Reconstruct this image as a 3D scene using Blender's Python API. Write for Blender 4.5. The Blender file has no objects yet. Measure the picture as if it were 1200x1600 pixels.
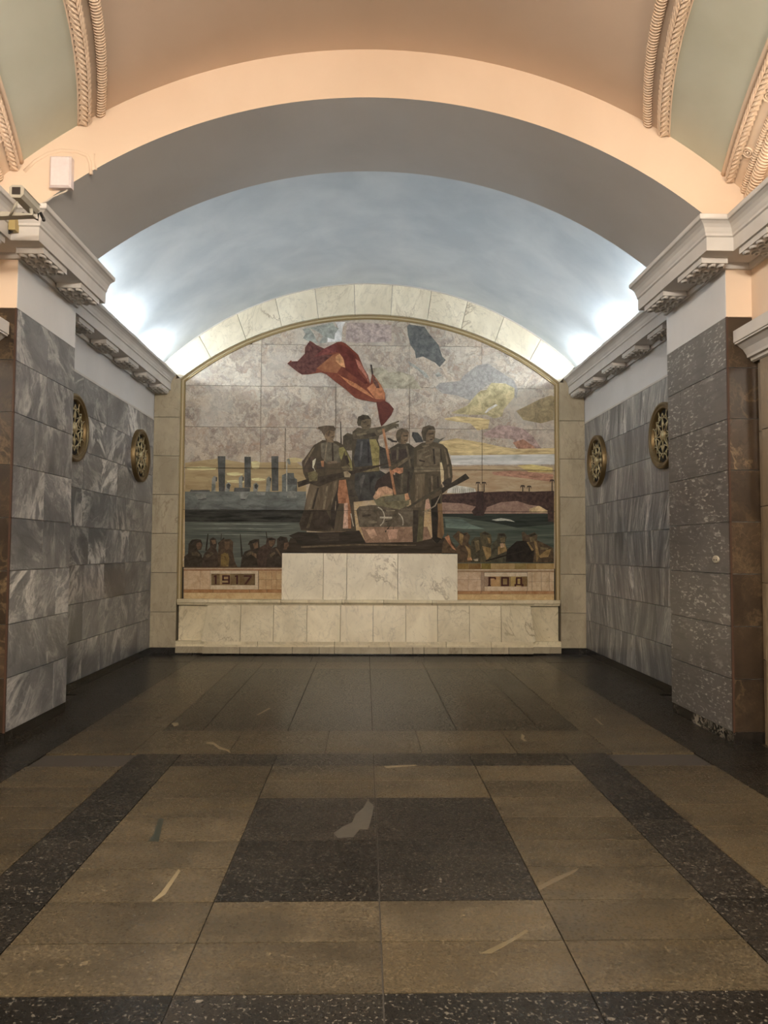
import bpy, bmesh, math, random
from mathutils import Vector, Matrix
random.seed(7)
SC = bpy.context.scene
COL = SC.collection

# ------------------------------------------------------------------ camera
F_PX, CAM = 1190.0, Vector((-0.07, 0.0, 1.5))
YAW, PITCH, ROLL = math.atan(29/F_PX), math.atan(60/F_PX), 0.0050
fw = Vector((math.sin(YAW)*math.cos(PITCH), math.cos(YAW)*math.cos(PITCH), math.sin(PITCH)))
rt = Vector((math.cos(YAW), -math.sin(YAW), 0)); up = rt.cross(fw)
ix = math.cos(ROLL)*rt + math.sin(ROLL)*up; iu = -math.sin(ROLL)*rt + math.cos(ROLL)*up
cd = bpy.data.cameras.new('camera'); cam = bpy.data.objects.new('camera', cd); COL.objects.link(cam)
cd.sensor_fit = 'VERTICAL'; cd.sensor_height = 36; cd.lens = 36*F_PX/1600; cd.clip_start = .05
m3 = Matrix((ix, iu, -fw)).transposed().to_4x4(); m3.translation = CAM
cam.matrix_world = m3
SC.camera = cam

# ------------------------------------------------------------------ world and exposure
w = bpy.data.worlds.new('station'); SC.world = w; w.use_nodes = True
w.node_tree.nodes['Background'].inputs[0].default_value = (1.0, .80, .62, 1)
w.node_tree.nodes['Background'].inputs[1].default_value = .25
SC.view_settings.view_transform = 'Standard'; SC.view_settings.look = 'None'
SC.view_settings.gamma = 1; SC.view_settings.use_curve_mapping = False
SC.view_settings.exposure = 0.6
APSE_TUBE = (0.88, 0.96, 1.0), 96.0       # colour, emission strength of the cove tubes
HALL_TUBE_L = (1.0, .90, .82), 10.5
HALL_TUBE_R = (1.0, .88, .72), 12.5
FILL_LAMP = (1.0, .90, .76), 215.0             # added fill: opal globes along the hall, reflectors keep their light off the vault

# ------------------------------------------------------------------ dimensions
YB = 11.10          # face of the back wall pilasters
YM = 11.20          # face of the mosaic
XW = 3.16           # apse side walls
XP = 2.82           # inner face of the piers
YP0, YP1 = 5.97, 7.17
XH = 3.03           # hall side walls
ZM = 3.39           # top of the marble
ZC = 3.82           # cornice soffit

# ------------------------------------------------------------------ helpers
def lin(c): return tuple(((v/255)/12.92 if v/255 <= .04045 else ((v/255+.055)/1.055)**2.4) for v in c)
def obj(name, me, parent=None, mat=None):
    o = bpy.data.objects.new(name, me); COL.objects.link(o)
    if mat and me: me.materials.append(mat) if not me.materials else None
    if parent:
        o.parent = parent; o.matrix_parent_inverse = Matrix.Translation(-parent.location)
    return o
def tag(o, label, cat, group=None):
    o['label'] = label; o['category'] = cat
    if group: o['group'] = group
    return o
def struct(o): o['kind'] = 'structure'; return o
def stuff(o): o['kind'] = 'stuff'; return o
def thing(name, loc, label, cat, group=None):
    o = bpy.data.objects.new(name, None); COL.objects.link(o); o.location = loc; o.empty_display_size = .1
    return tag(o, label, cat, group)
def mesh(name, v, f, smooth=False):
    me = bpy.data.meshes.new(name); me.from_pydata([tuple(p) for p in v], [], f); me.update()
    if smooth:
        for p in me.polygons: p.use_smooth = True
    return me
class MB:
    def __init__(s): s.v = []; s.f = []
    def box(s, a, b):
        n = len(s.v); x0,y0,z0 = a; x1,y1,z1 = b
        s.v += [(x0,y0,z0),(x1,y0,z0),(x1,y1,z0),(x0,y1,z0),(x0,y0,z1),(x1,y0,z1),(x1,y1,z1),(x0,y1,z1)]
        s.f += [tuple(n+i for i in q) for q in ((3,2,1,0),(4,5,6,7),(0,1,5,4),(1,2,6,5),(2,3,7,6),(3,0,4,7))]
        return s
    def add(s, v, f):
        n = len(s.v); s.v += [tuple(p) for p in v]; s.f += [tuple(n+i for i in q) for q in f]; return s
    def build(s, name, mat=None, parent=None, smooth=False):
        return obj(name, mesh(name, s.v, s.f, smooth), parent, mat)
def tube(pts, rad, n=8, closed=False):
    pts = [Vector(p) for p in pts]; V = []; Fc = []
    m = len(pts); ref = None
    for i, p in enumerate(pts):
        a = pts[(i-1) % m] if (closed or i) else pts[i]; b = pts[(i+1) % m] if (closed or i < m-1) else pts[i]
        t = (b-a).normalized()
        if ref is None: ref = Vector((0,0,1)) if abs(t.z) < .9 else Vector((1,0,0))
        u = t.cross(ref).normalized(); ref = u.cross(t).normalized()
        r = rad[i] if isinstance(rad, (list, tuple)) else rad
        for k in range(n):
            g = 2*math.pi*k/n; V.append(p + r*(math.cos(g)*u + math.sin(g)*ref))
    for i in range(m if closed else m-1):
        j = (i+1) % m
        for k in range(n): Fc.append((i*n+k, i*n+(k+1) % n, j*n+(k+1) % n, j*n+k))
    if not closed: Fc += [tuple(range(n-1,-1,-1)), tuple((m-1)*n+k for k in range(n))]
    return V, Fc
_unit = {}
def slab(parent, name, a, b, mat):
    """a box piece that shares one unit mesh per material"""
    if mat.name not in _unit:
        me = MB().box((-.5,-.5,-.5), (.5,.5,.5)); me = mesh('piece', me.v, me.f); me.materials.append(mat); _unit[mat.name] = me
    o = obj(name, _unit[mat.name], parent)
    a = Vector(a); b = Vector(b); o.location = (a+b)/2; o.scale = [abs(k) for k in (b-a)]
    return o
def prism_y(poly, y0, y1):
    """(x,z) outline between two depths; y0 is nearer to the viewer"""
    n = len(poly)
    ar = sum(poly[i][0]*poly[(i+1) % n][1]-poly[(i+1) % n][0]*poly[i][1] for i in range(n))
    if ar < 0: poly = poly[::-1]
    v = [(x,y0,z) for x,z in poly] + [(x,y1,z) for x,z in poly]
    f = [tuple(range(n)), tuple(range(2*n-1,n-1,-1))] + [(i+n, (i+1) % n+n, (i+1) % n, i) for i in range(n)]
    return v, f
def sweep(path, profile, name, mat, side, parent=None, cap=True):
    """mitred sweep: path = plan points (X of the wall, Y) for the right side; profile = (offset, z)."""
    V = []; n = len(profile); m = len(path)
    nrm = []
    for i in range(m-1):
        d = Vector((path[i+1][0]-path[i][0], path[i+1][1]-path[i][1])).normalized(); nrm.append(Vector((-d.y, d.x)))
    for i, p in enumerate(path):
        if i == 0: mv = nrm[0]
        elif i == m-1: mv = nrm[-1]
        else:
            a, b = nrm[i-1], nrm[i]; mv = (a+b)/(1+a.dot(b))
        for d, z in profile:
            q = Vector(p)+mv*d; V.append((side*q.x, q.y, z))
    f = []
    for i in range(m-1):
        for k in range(n):
            q = (i*n+k, i*n+(k+1) % n, (i+1)*n+(k+1) % n, (i+1)*n+k)
            f.append(q if side > 0 else q[::-1])
    if cap:
        f.append(tuple(range(n))); f.append(tuple((m-1)*n+k for k in range(n)))
    me = mesh(name, V, f)
    bm = bmesh.new(); bm.from_mesh(me); bmesh.ops.recalc_face_normals(bm, faces=bm.faces); bm.to_mesh(me); bm.free()
    return obj(name, me, parent, mat)

# ------------------------------------------------------------------ materials
class NT:
    def __init__(s, name):
        s.m = bpy.data.materials.new(name); s.m.use_nodes = True; s.t = s.m.node_tree; s.b = s.t.nodes['Principled BSDF']
    def n(s, typ, **kw):
        q = s.t.nodes.new(typ)
        for k, v in kw.items():
            if isinstance(k, str) and hasattr(q, k): setattr(q, k, v)
            else: q.inputs[k.replace('_', ' ')].default_value = v
        return q
    def l(s, a, b): s.t.links.new(a, b)
    def math(s, op, a, b=None):
        q = s.n('ShaderNodeMath', operation=op)
        for i, v in enumerate((a, b)):
            if v is None: continue
            if isinstance(v, (int, float)): q.inputs[i].default_value = v
            else: s.l(v, q.inputs[i])
        return q.outputs[0]
    def mix(s, fac, a, b, blend='MIX'):
        q = s.n('ShaderNodeMix', data_type='RGBA', blend_type=blend)
        for i, v in ((0, fac), (6, a), (7, b)):
            if isinstance(v, (int, float)): q.inputs[i].default_value = v
            elif isinstance(v, tuple): q.inputs[i].default_value = (*v[:3], 1)
            else: s.l(v, q.inputs[i])
        return q.outputs[2]
    def coords(s, rot=(0,0,0), scale=(1,1,1), rnd=40.0, spin=0.0, axis=(0,1,0)):
        g = s.n('ShaderNodeNewGeometry').outputs['Position']
        s.rand = s.n('ShaderNodeObjectInfo').outputs['Random']
        if rnd:
            v = s.n('ShaderNodeVectorMath', operation='SCALE'); v.inputs[0].default_value = (1, .7, 1.3)
            s.l(s.math('MULTIPLY', s.rand, rnd), v.inputs['Scale'])
            a = s.n('ShaderNodeVectorMath', operation='ADD'); s.l(g, a.inputs[0]); s.l(v.outputs[0], a.inputs[1]); g = a.outputs[0]
        if spin:
            r = s.n('ShaderNodeVectorRotate'); r.inputs['Axis'].default_value = axis
            s.l(g, r.inputs['Vector'])
            s.l(s.math('MULTIPLY', s.math('SUBTRACT', s.math('FRACT', s.math('MULTIPLY', s.rand, 17.3)), .5), spin), r.inputs['Angle']); g = r.outputs[0]
        mp = s.n('ShaderNodeMapping'); mp.inputs['Rotation'].default_value = rot; mp.inputs['Scale'].default_value = scale
        s.l(g, mp.inputs['Vector']); return mp.outputs[0]
    def noise(s, vec, scale, detail=4, rough=.55, dist=0.0):
        q = s.n('ShaderNodeTexNoise'); q.inputs['Scale'].default_value = scale; q.inputs['Detail'].default_value = detail
        q.inputs['Roughness'].default_value = rough; q.inputs['Distortion'].default_value = dist
        s.l(vec, q.inputs['Vector']); return q.outputs['Fac']
    def rng(s, v, a, b, c=0.0, d=1.0):
        q = s.n('ShaderNodeMapRange'); q.inputs[1].default_value = a; q.inputs[2].default_value = b; q.inputs[3].default_value = c; q.inputs[4].default_value = d
        s.l(v, q.inputs[0]); return q.outputs[0]
    def vein(s, vec, scale, width, detail=5, dist=.8, rough=.6):
        return s.rng(s.math('ABSOLUTE', s.math('SUBTRACT', s.noise(vec, scale, detail, rough, dist), .5)), 0, width, 1, 0)
    def bump(s, h, strength, dist=.01):
        q = s.n('ShaderNodeBump'); q.inputs['Strength'].default_value = strength; q.inputs['Distance'].default_value = dist
        s.l(h, q.inputs['Height']); s.l(q.outputs[0], s.b.inputs['Normal'])
    def done(s, col, rough=.5, metal=0.0, spec=.5):
        if isinstance(col, tuple): s.b.inputs['Base Color'].default_value = (*col[:3], 1)
        else: s.l(col, s.b.inputs['Base Color'])
        if isinstance(rough, (int, float)): s.b.inputs['Roughness'].default_value = rough
        else: s.l(rough, s.b.inputs['Roughness'])
        s.b.inputs['Metallic'].default_value = metal; s.b.inputs['Specular IOR Level'].default_value = spec
        return s.m

def marble(name, dark, mid, light, rot=(0,0,0), scale=(1,1,1), spin=0.0, axis=(1,0,0), vs=3.0, vw=.06, vamt=.8, rough=.28, var=.35, cloud=1.6, base=(.38,.62)):
    t = NT(name); c = t.coords(rot, scale, 60.0, spin, axis)
    n1 = t.noise(c, cloud, 5, .6, .6)
    col = t.mix(t.rng(n1, *base), dark, mid)
    v = t.math('MULTIPLY', t.vein(c, vs, vw, 6, 1.0, .62), t.rng(t.noise(c, cloud*.8, 2), .45, .65))
    va = t.rng(t.math('FRACT', t.math('MULTIPLY', t.rand, 3.3)), 0, 1, vamt*.5, vamt*1.7)
    col = t.mix(t.math('MULTIPLY', v, va), col, light)
    fn = t.noise(c, vs*6, 6, .7, 1.5); col = t.mix(t.math('MULTIPLY', t.rng(fn, .48, .34), .28), col, tuple(k*.5 for k in dark))
    v2 = t.vein(c, vs*2.7, vw*.6, 4, .5)
    col = t.mix(t.math('MULTIPLY', t.math('MULTIPLY', v2, t.rng(n1, .45, .6)), vamt*.45), col, light)
    dk = t.vein(c, vs*.8, vw*.35, 5, 1.4)
    col = t.mix(t.math('MULTIPLY', dk, .35), col, tuple(k*.45 for k in dark))
    b = t.rng(t.math('FRACT', t.math('MULTIPLY', t.rand, 7.7)), 0, 1, 1-var*.5, 1+var*.5)
    q = t.n('ShaderNodeVectorMath', operation='SCALE'); t.l(col, q.inputs[0]); t.l(b, q.inputs['Scale'])
    t.bump(n1, .05, .01)
    return t.done(q.outputs[0], rough)
def flecked(name, a, b, light):
    t = NT(name); c = t.coords((0,0,0), (1,1,1), 60.0, .25, (1,0,0))
    n1 = t.noise(c, 2.0, 5, .6, .6); col = t.mix(t.rng(n1, .35, .65), a, b)
    c2 = t.coords((.18,0,0), (1,7.0,22.0), 60.0, .25, (1,0,0))
    f = t.rng(t.noise(c2, 2.2, 2, .5, .3), .57, .67); g = t.rng(t.noise(c, 3.0, 2), .36, .56)
    col = t.mix(t.math('MULTIPLY', t.math('MULTIPLY', f, g), .9), col, light)
    f = t.rng(t.noise(c2, .45, 3, .6, .5), .62, .74)
    col = t.mix(t.math('MULTIPLY', f, .35), col, light)
    c3 = t.coords((.1,0,0), (1,1.5,14.0), 60.0); col = t.mix(t.math('MULTIPLY', t.rng(t.noise(c3, 1.5, 4), .5, .36), .3), col, tuple(k*.5 for k in a))
    return t.done(col, .3)
GL = dict(dark=lin((97,98,101)), mid=lin((128,128,130)), light=lin((208,206,202)))
M_GRAY_L = marble('grey_marble_left', **GL, rot=(0,0,.5), scale=(1,1.5,.8), spin=2.6, vs=2.0, vw=.075, vamt=1.0, var=.4, cloud=1.3)
M_GRAY_R = marble('grey_marble_right', **GL, rot=(.5,0,0), scale=(1,3.6,.40), spin=.9, vs=3.2, vw=.06, vamt=1.0, var=.35, base=(.42,.58))
M_GRAY_PR = flecked('grey_marble_flecked', lin((92,88,86)), lin((106,102,99)), lin((190,186,180)))
M_BROWN = marble('brown_marble', dark=lin((50,40,31)), mid=lin((68,55,42)), light=lin((128,108,80)), rot=(0,.5,0), scale=(1,1,1), spin=2.2, axis=(0,1,0), vs=2.2, vw=.035, vamt=.6, var=.4)
M_TAN = marble('tan_marble', dark=lin((112,96,76)), mid=lin((132,115,92)), light=lin((170,152,124)), scale=(1,1,.35), vs=2.5, vw=.05, vamt=.5, var=.1)
M_CREAM = marble('cream_marble', dark=lin((206,193,162)), mid=lin((226,214,184)), light=lin((150,132,102)), rot=(0,.5,0), scale=(1,1,.7), spin=1.5, axis=(0,1,0), vs=1.3, vw=.018, vamt=.6, var=.16, cloud=2.2, rough=.32)
M_BEIGE = marble('beige_marble', dark=lin((158,147,125)), mid=lin((178,166,142)), light=lin((122,108,88)), rot=(0,.3,0), scale=(1,1,.5), spin=.6, axis=(0,1,0), vs=1.6, vw=.02, vamt=.5, var=.12, cloud=2.5, rough=.35)
M_WHITEM = marble('white_marble', dark=lin((218,209,187)), mid=lin((238,230,209)), light=lin((160,146,122)), rot=(0,.6,0), scale=(1,1,.6), spin=1.2, axis=(0,1,0), vs=1.5, vw=.02, vamt=.6, var=.08, cloud=2.2, rough=.32)
M_BLACK = marble('black_marble', dark=lin((26,23,20)), mid=lin((36,32,28)), light=lin((150,140,128)), vs=3, vw=.02, vamt=.25, rough=.22, var=.1)
M_BLACKV = marble('black_veined_marble', dark=lin((26,23,20)), mid=lin((38,34,30)), light=lin((190,180,165)), rot=(.6,0,0), scale=(1,1,1), vs=7, vw=.06, vamt=1.0, rough=.22, var=.1)

def plaster(name, c1, c2, scale=1.1, bump=.12, lo=.35, hi=.68):
    t = NT(name); c = t.coords(rnd=0); n = t.noise(c, scale, 5, .55, .3)
    col = t.mix(t.rng(n, lo, hi), c1, c2)
    t.bump(t.noise(c, 14, 4), bump, .01)
    return t.done(col, .75, spec=.25)
M_WHITE = plaster('white_plaster', lin((206,205,205)), lin((217,216,216)))
M_CORN = plaster('cornice_paint', lin((196,191,186)), lin((207,202,197)), 3, .03)
M_PEACH = plaster('peach_plaster', lin((220,197,174)), lin((228,206,184)), .9)
M_PEACHV = plaster('peach_vault_plaster', lin((204,182,162)), lin((214,192,172)), .8)
M_GREEN = plaster('pale_green_plaster', lin((182,184,168)), lin((196,198,184)), .9)
M_BLUE = plaster('pale_blue_plaster', lin((194,202,209)), lin((220,225,229)), 1.4, .08, .3, .7)
M_SOFF = plaster('grey_arch_plaster', lin((180,176,172)), lin((190,186,182)), .8)  # white plaster with the soffit's shade worked into a greyer colour

def plain(name, c, rough=.5, metal=0.0, var=.12, scale=30):
    t = NT(name); co = t.coords(rnd=9.0); n = t.noise(co, scale, 3)
    return t.done(t.mix(n, tuple(k*(1-var) for k in c), tuple(min(1, k*(1+var)) for k in c)), rough, metal)
M_GROUT = plain('grout', lin((58,52,45)), .9)
M_BRONZE = plain('bronze', lin((112,94,64)), .42, .7, .25, 18)
M_BRONZE_HI = plain('polished_bronze', lin((190,176,140)), .35, .7, .2, 25)
M_GILT = plain('gilt_frame', lin((138,120,82)), .45, .35, .15, 12)
M_VOID = plain('dark_recess', lin((30,25,20)), .9)
M_PLASTIC = plain('white_plastic', lin((224,212,212)), .45)
M_CAMG = plain('grey_metal_paint', lin((170,164,150)), .45)
M_DARKP = plain('black_plastic', lin((34,30,30)), .3)
M_CABLE = plain('pale_cable', lin((200,190,176)), .6)
M_BOX = plain('yellowed_plastic', lin((170,150,100)), .5)

def granite(name, a, b, fleck, fl=.5, flk_scale=60, streak=lin((150,125,85)), stre=.35):
    t = NT(name); c = t.coords(rnd=50.0)
    n = t.noise(c, 2.0, 4, .55, .5)
    st = t.coords(scale=(.45, 2.2, 1), rnd=50.0, rot=(0,0,.15)); s2 = t.noise(st, 2.2, 3, .5, .6)
    col = t.mix(t.rng(n, .38, .62), tuple(k*.85 for k in a), tuple(k*1.08 for k in b))
    col = t.mix(t.math('MULTIPLY', t.rng(s2, .5, .64), stre*1.5), col, streak)
    col = t.mix(t.math('MULTIPLY', t.rng(s2, .50, .28), .7), col, tuple(k*.5 for k in a))
    g = t.noise(c, 110, 2, .7)
    col = t.mix(t.rng(g, .35, .7), tuple(k*.45 for k in a), col)
    col = t.mix(t.math('MULTIPLY', t.rng(t.noise(c, 75, 1, .5), .62, .70), fl), col, fleck)
    col = t.mix(t.math('MULTIPLY', t.rng(t.noise(c, 26, 1, .5), .74, .77), fl), col, fleck)
    v = t.rng(t.math('FRACT', t.math('MULTIPLY', t.rand, 5.3)), 0, 1, .78, 1.22)
    q = t.n('ShaderNodeVectorMath', operation='SCALE'); t.l(col, q.inputs[0]); t.l(v, q.inputs['Scale'])
    ro = t.rng(t.noise(c, 60, 3), .3, .7, .24, .34)
    return t.done(q.outputs[0], ro, spec=.14)
M_FLB = granite('beige_granite', lin((79,70,55)), lin((99,88,70)), lin((128,114,90)), .3, streak=lin((100,85,60)))
M_FLD = granite('dark_granite', lin((38,35,31)), lin((48,43,38)), lin((128,120,108)), .45, streak=lin((62,56,48)), stre=.3)
M_FLB2 = granite('back_dark_granite', lin((44,41,35)), lin((53,49,41)), lin((120,112,100)), .25, streak=lin((70,63,52)), stre=.3)
M_FLW = granite('wall_strip_granite', lin((36,33,29)), lin((44,40,35)), lin((100,92,80)), .15, streak=lin((50,45,38)), stre=.3)

# mosaic stones
_mos = {}
K_M = .85
def mos(c1, c2=None, scale=9.0, stretch=(1,1,1), crack=.25, rough=.4):
    c2 = c2 or tuple(min(255, k*1.42+8) for k in c1)
    def mute(c): g = .3*c[0]+.59*c[1]+.11*c[2]; return tuple(round(g+(k-g)*.74) for k in c)
    c1, c2 = mute(c1), mute(c2)
    key = (c1, c2, scale, stretch)
    if key in _mos: return _mos[key]
    t = NT('mosaic_stone'); c = t.coords(scale=stretch, rnd=30.0)
    n = t.noise(c, scale, 4, .65, .5)
    a = tuple(k*K_M for k in lin(c1)); b = tuple(min(1, k*K_M) for k in lin(c2))
    col = t.mix(t.rng(n, .34, .66), a, b)
    v = t.n('ShaderNodeTexVoronoi', feature='DISTANCE_TO_EDGE'); v.inputs['Scale'].default_value = scale*1.3; t.l(c, v.inputs['Vector'])
    col = t.mix(t.math('MULTIPLY', t.rng(v.outputs['Distance'], 0, .06, 1, 0), crack), col, tuple(k*.5 for k in a))
    _mos[key] = t.done(col, .55, spec=.15); return _mos[key]
def sky_stone():
    t = NT('sky_mosaic_stone'); c = t.coords(rnd=13.0)
    g = t.n('ShaderNodeNewGeometry').outputs['Position']; sx = t.n('ShaderNodeSeparateXYZ'); t.l(g, sx.inputs[0])
    n0 = t.noise(c, 2.2, 4, .6, .8)
    h = t.math('ADD', sx.outputs[2], t.math('MULTIPLY', t.math('SUBTRACT', n0, .5), 1.1))
    rp = t.n('ShaderNodeValToRGB'); cr = rp.color_ramp
    st = [(2.0, (196,164,108)), (2.35, (190,162,112)), (2.6, (180,160,138)), (3.1, (178,162,148)), (3.6, (186,177,163)), (4.2, (194,186,172)), (5.0, (186,175,161))]
    t.l(t.rng(h, 2.0, 5.0), rp.inputs[0])
    while len(cr.elements) < len(st): cr.elements.new(.5)
    for e, (z, c_) in zip(cr.elements, st): e.position = (z-2)/3; e.color = (*lin(c_), 1)
    col = rp.outputs[0]
    nz = t.n('ShaderNodeTexNoise'); nz.inputs['Scale'].default_value = 4.5; nz.inputs['Detail'].default_value = 5; t.l(c, nz.inputs['Vector'])
    sz = t.n('ShaderNodeVectorMath', operation='SCALE'); sz.inputs['Scale'].default_value = .55; t.l(nz.outputs['Color'], sz.inputs[0])
    az = t.n('ShaderNodeVectorMath', operation='ADD'); t.l(c, az.inputs[0]); t.l(sz.outputs[0], az.inputs[1])
    for sc_v, amt in ((5.0, .55), (15.0, .45)):
        vo = t.n('ShaderNodeTexVoronoi'); vo.inputs['Scale'].default_value = sc_v; t.l(az.outputs[0], vo.inputs['Vector'])
        sp = t.n('ShaderNodeSeparateColor'); t.l(vo.outputs['Color'], sp.inputs[0])
        r2 = t.n('ShaderNodeValToRGB'); e = r2.color_ramp; pal = [(116,108,104), (154,142,132), (186,170,152), (210,202,186), (182,177,168), (164,136,116)]
        while len(e.elements) < 6: e.elements.new(.5)
        for k, (el, cc) in enumerate(zip(e.elements, pal)): el.position = k/5; el.color = (*lin(cc), 1)
        t.l(sp.outputs[0], r2.inputs[0]); col = t.mix(t.math('MULTIPLY', t.rng(h, 2.3, 2.9, .35, 1.0), amt), col, r2.outputs[0])
    br = t.noise(c, 16, 8, .8, 1.6)
    col = t.mix(t.math('MULTIPLY', t.rng(br, .45, .32), .8), col, lin((98,86,84)))
    col = t.mix(t.math('MULTIPLY', t.rng(br, .56, .68), .8), col, lin((220,214,204)))
    v = t.n('ShaderNodeTexVoronoi', feature='DISTANCE_TO_EDGE'); v.inputs['Scale'].default_value = 11
    wv = t.n('ShaderNodeVectorMath', operation='ADD'); t.l(c, wv.inputs[0])
    nn = t.n('ShaderNodeTexNoise'); nn.inputs['Scale'].default_value = 6; t.l(c, nn.inputs['Vector'])
    sc = t.n('ShaderNodeVectorMath', operation='SCALE'); sc.inputs['Scale'].default_value = .25; t.l(nn.outputs['Color'], sc.inputs[0]); t.l(sc.outputs[0], wv.inputs[1])
    t.l(wv.outputs[0], v.inputs['Vector'])
    col = t.mix(t.math('MULTIPLY', t.rng(v.outputs['Distance'], 0, .05, 1, 0), .38), col, lin((112,98,92)))
    col = t.mix(t.math('MULTIPLY', t.rng(t.noise(c, 1.4, 3, .5, .5), .5, .66), .45), col, lin((196,192,184)))
    return t.done(col, .5, spec=.2)
M_SKY = sky_stone()

def emit(name, c, s):
    t = NT(name); t.b.inputs['Base Color'].default_value = (*c, 1)
    t.b.inputs['Emission Color'].default_value = (*c, 1); t.b.inputs['Emission Strength'].default_value = s
    return t.m

# ================================================================== SETTING
# ------------------------------------------------------------------ floor
floor = struct(MB().box((-6.4,-8,-.12), (6.4,11.5,-.012)).build('floor', M_GROUT))
G = .003
def tile(x0, x1, y0, y1, m, mirror=True):
    for s in ((1,-1) if mirror else (1,)):
        slab(floor, 'floor_tile', (s*x0+(G if s*x0 < s*x1 else -G), y0+G, -.03), (s*x1-(G if s*x0 < s*x1 else -G), y1-G, 0.0), m)
# back field
for i, y in enumerate((6.42, 7.53, 8.64)):
    for x0, x1 in ((0,.705), (.705,1.41), (1.41,1.735)): tile(x0, x1, y, y+1.11, M_FLB2)
yy = 6.42
while yy < 10.25:
    hgt = min(.62, 10.32-yy); tile(1.735, 2.40, yy, yy+hgt, M_FLB); yy += hgt
xs = [-1.735,-1.41,-.705,0,.705,1.41,1.735]
for a, b in zip(xs[:-1], xs[1:]): tile(a, b, 9.75, 10.32, M_FLB, False)
xs = [-3.16,-2.4,-1.6,-.8,0,.8,1.6,2.4,3.16]
for a, b in zip(xs[:-1], xs[1:]): tile(a, b, 10.32, 11.2, M_FLW, False)
yy = 4.6
while yy < 10.3:
    b = min(yy+1.14, 10.32); tile(2.40, 3.16 if yy > 7 else 3.03, yy, b, M_FLW); yy = b
# cross band
xs = [-2.40,-1.78,-1.07,-.36,.36,1.07,1.78,2.40]
for a, b in zip(xs[:-1], xs[1:]): tile(a, b, 5.715, 6.42, M_FLB, False)
# front bay and its repeats towards and behind the viewer
def bay(y0, full):
    P = .3413
    for x0, x1 in ((0,.705), (.705,1.41), (1.41,1.735)): tile(x0, x1, y0+8*P, y0+8*P+.325, M_FLD)
    for k in range(8):
        a, b = y0+k*P, y0+(k+1)*P
        tile(.705, 1.41, a, b, M_FLB)
        if k in (0, 1, 6, 7): tile(0, .705, a, b, M_FLB)
    tile(0, .705, y0+2*P, y0+4*P, M_FLD); tile(0, .705, y0+4*P, y0+6*P, M_FLD)
    k = 0; a = y0
    for h in (.68, .98, 1.07): tile(1.41, 1.735, a, a+h, M_FLD); a += h
    a = y0-.33
    for h in (.42, .36, .36, .74, .36, .36, .46): tile(1.735, 2.40, a, a+h, M_FLB); a += h
    for x0, x1 in ((0,.705), (.705,1.41), (1.41,1.735)): tile(x0, x1, y0-.33, y0, M_FLD)
bay(2.66, True)
for r, y0 in ((0, -.70), (1, -4.06)):
    bay(y0, False)
for y in (-4.4,-3.3,-2.2,-1.1,0,1.15,2.3,3.45): tile(2.40, 3.03, y, y+1.15 if y >= 0 else y+1.1, M_FLW)
for y0 in range(-8, 6, 2):
    tile(3.03, 4.6, y0, min(y0+2, 5.97), M_FLB); tile(4.6, 6.2, y0, min(y0+2, 5.97), M_FLW)
# stone inclusions and veins lying in the floor slabs
def px_floor(x, y):
    d = fw + ix*(x-600)/F_PX - iu*(y-800)/F_PX; t = -CAM.z/d.z; p = CAM+t*d; return (p.x, p.y)
M_VL = plain('pale_vein', lin((128,114,86)), .35, 0, .2, 40); M_VD = plain('dark_inclusion', lin((38,42,34)), .35, 0, .2, 40); M_VG = plain('grey_inclusion', lin((72,67,59)), .35, 0, .35, 30)
def vein(pts, m, name='stone_vein'):
    q = [px_floor(*p) for p in pts]
    n = len(q); ar = sum(q[i][0]*q[(i+1) % n][1]-q[(i+1) % n][0]*q[i][1] for i in range(n))
    if ar < 0: q = q[::-1]
    obj(name, mesh(name, [(x,y,.0006) for x,y in q]+[(x,y,-.004) for x,y in q], [tuple(range(n))]+[(i, i+n, (i+1) % n+n, (i+1) % n) for i in range(n)]), floor, m)
vein([(248,1279),(256,1279),(251,1300),(248,1315),(232,1314),(240,1303)], M_VD, 'stone_inclusion')
vein([(575,1250),(584,1260),(580,1280),(575,1296),(562,1296),(552,1308),(528,1309),(521,1302),(535,1292),(550,1285),(556,1272),(568,1262)], M_VG, 'stone_inclusion')
vein([(279,1358),(282,1361),(258,1398),(240,1409),(237,1408),(252,1394)], M_VL)
vein([(420,1106),(423,1107),(404,1117),(401,1117)], M_VL)
vein([(268,1130),(278,1129),(279,1133),(272,1135)], M_VL)
vein([(323,1159),(334,1160),(344,1167),(358,1172),(361,1177),(354,1173),(342,1170),(333,1163),(322,1162)], M_VL)
vein([(600,1197),(650,1195),(652,1196),(604,1200)], M_VL)
vein([(815,1146),(820,1150),(818,1154),(824,1158),(819,1158),(814,1154)], M_VL)
vein([(928,1122),(932,1123),(943,1133),(939,1132)], M_VL)
vein([(750,1490),(800,1466),(822,1452),(826,1455),(800,1472),(768,1490)], plain('ochre_vein', lin((98,86,62)), .35), 'stone_vein')
vein([(840,1385),(870,1370),(905,1356),(900,1362),(872,1376),(845,1390)], plain('dull_vein', lin((94,82,62)), .35), 'stone_vein')

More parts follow.
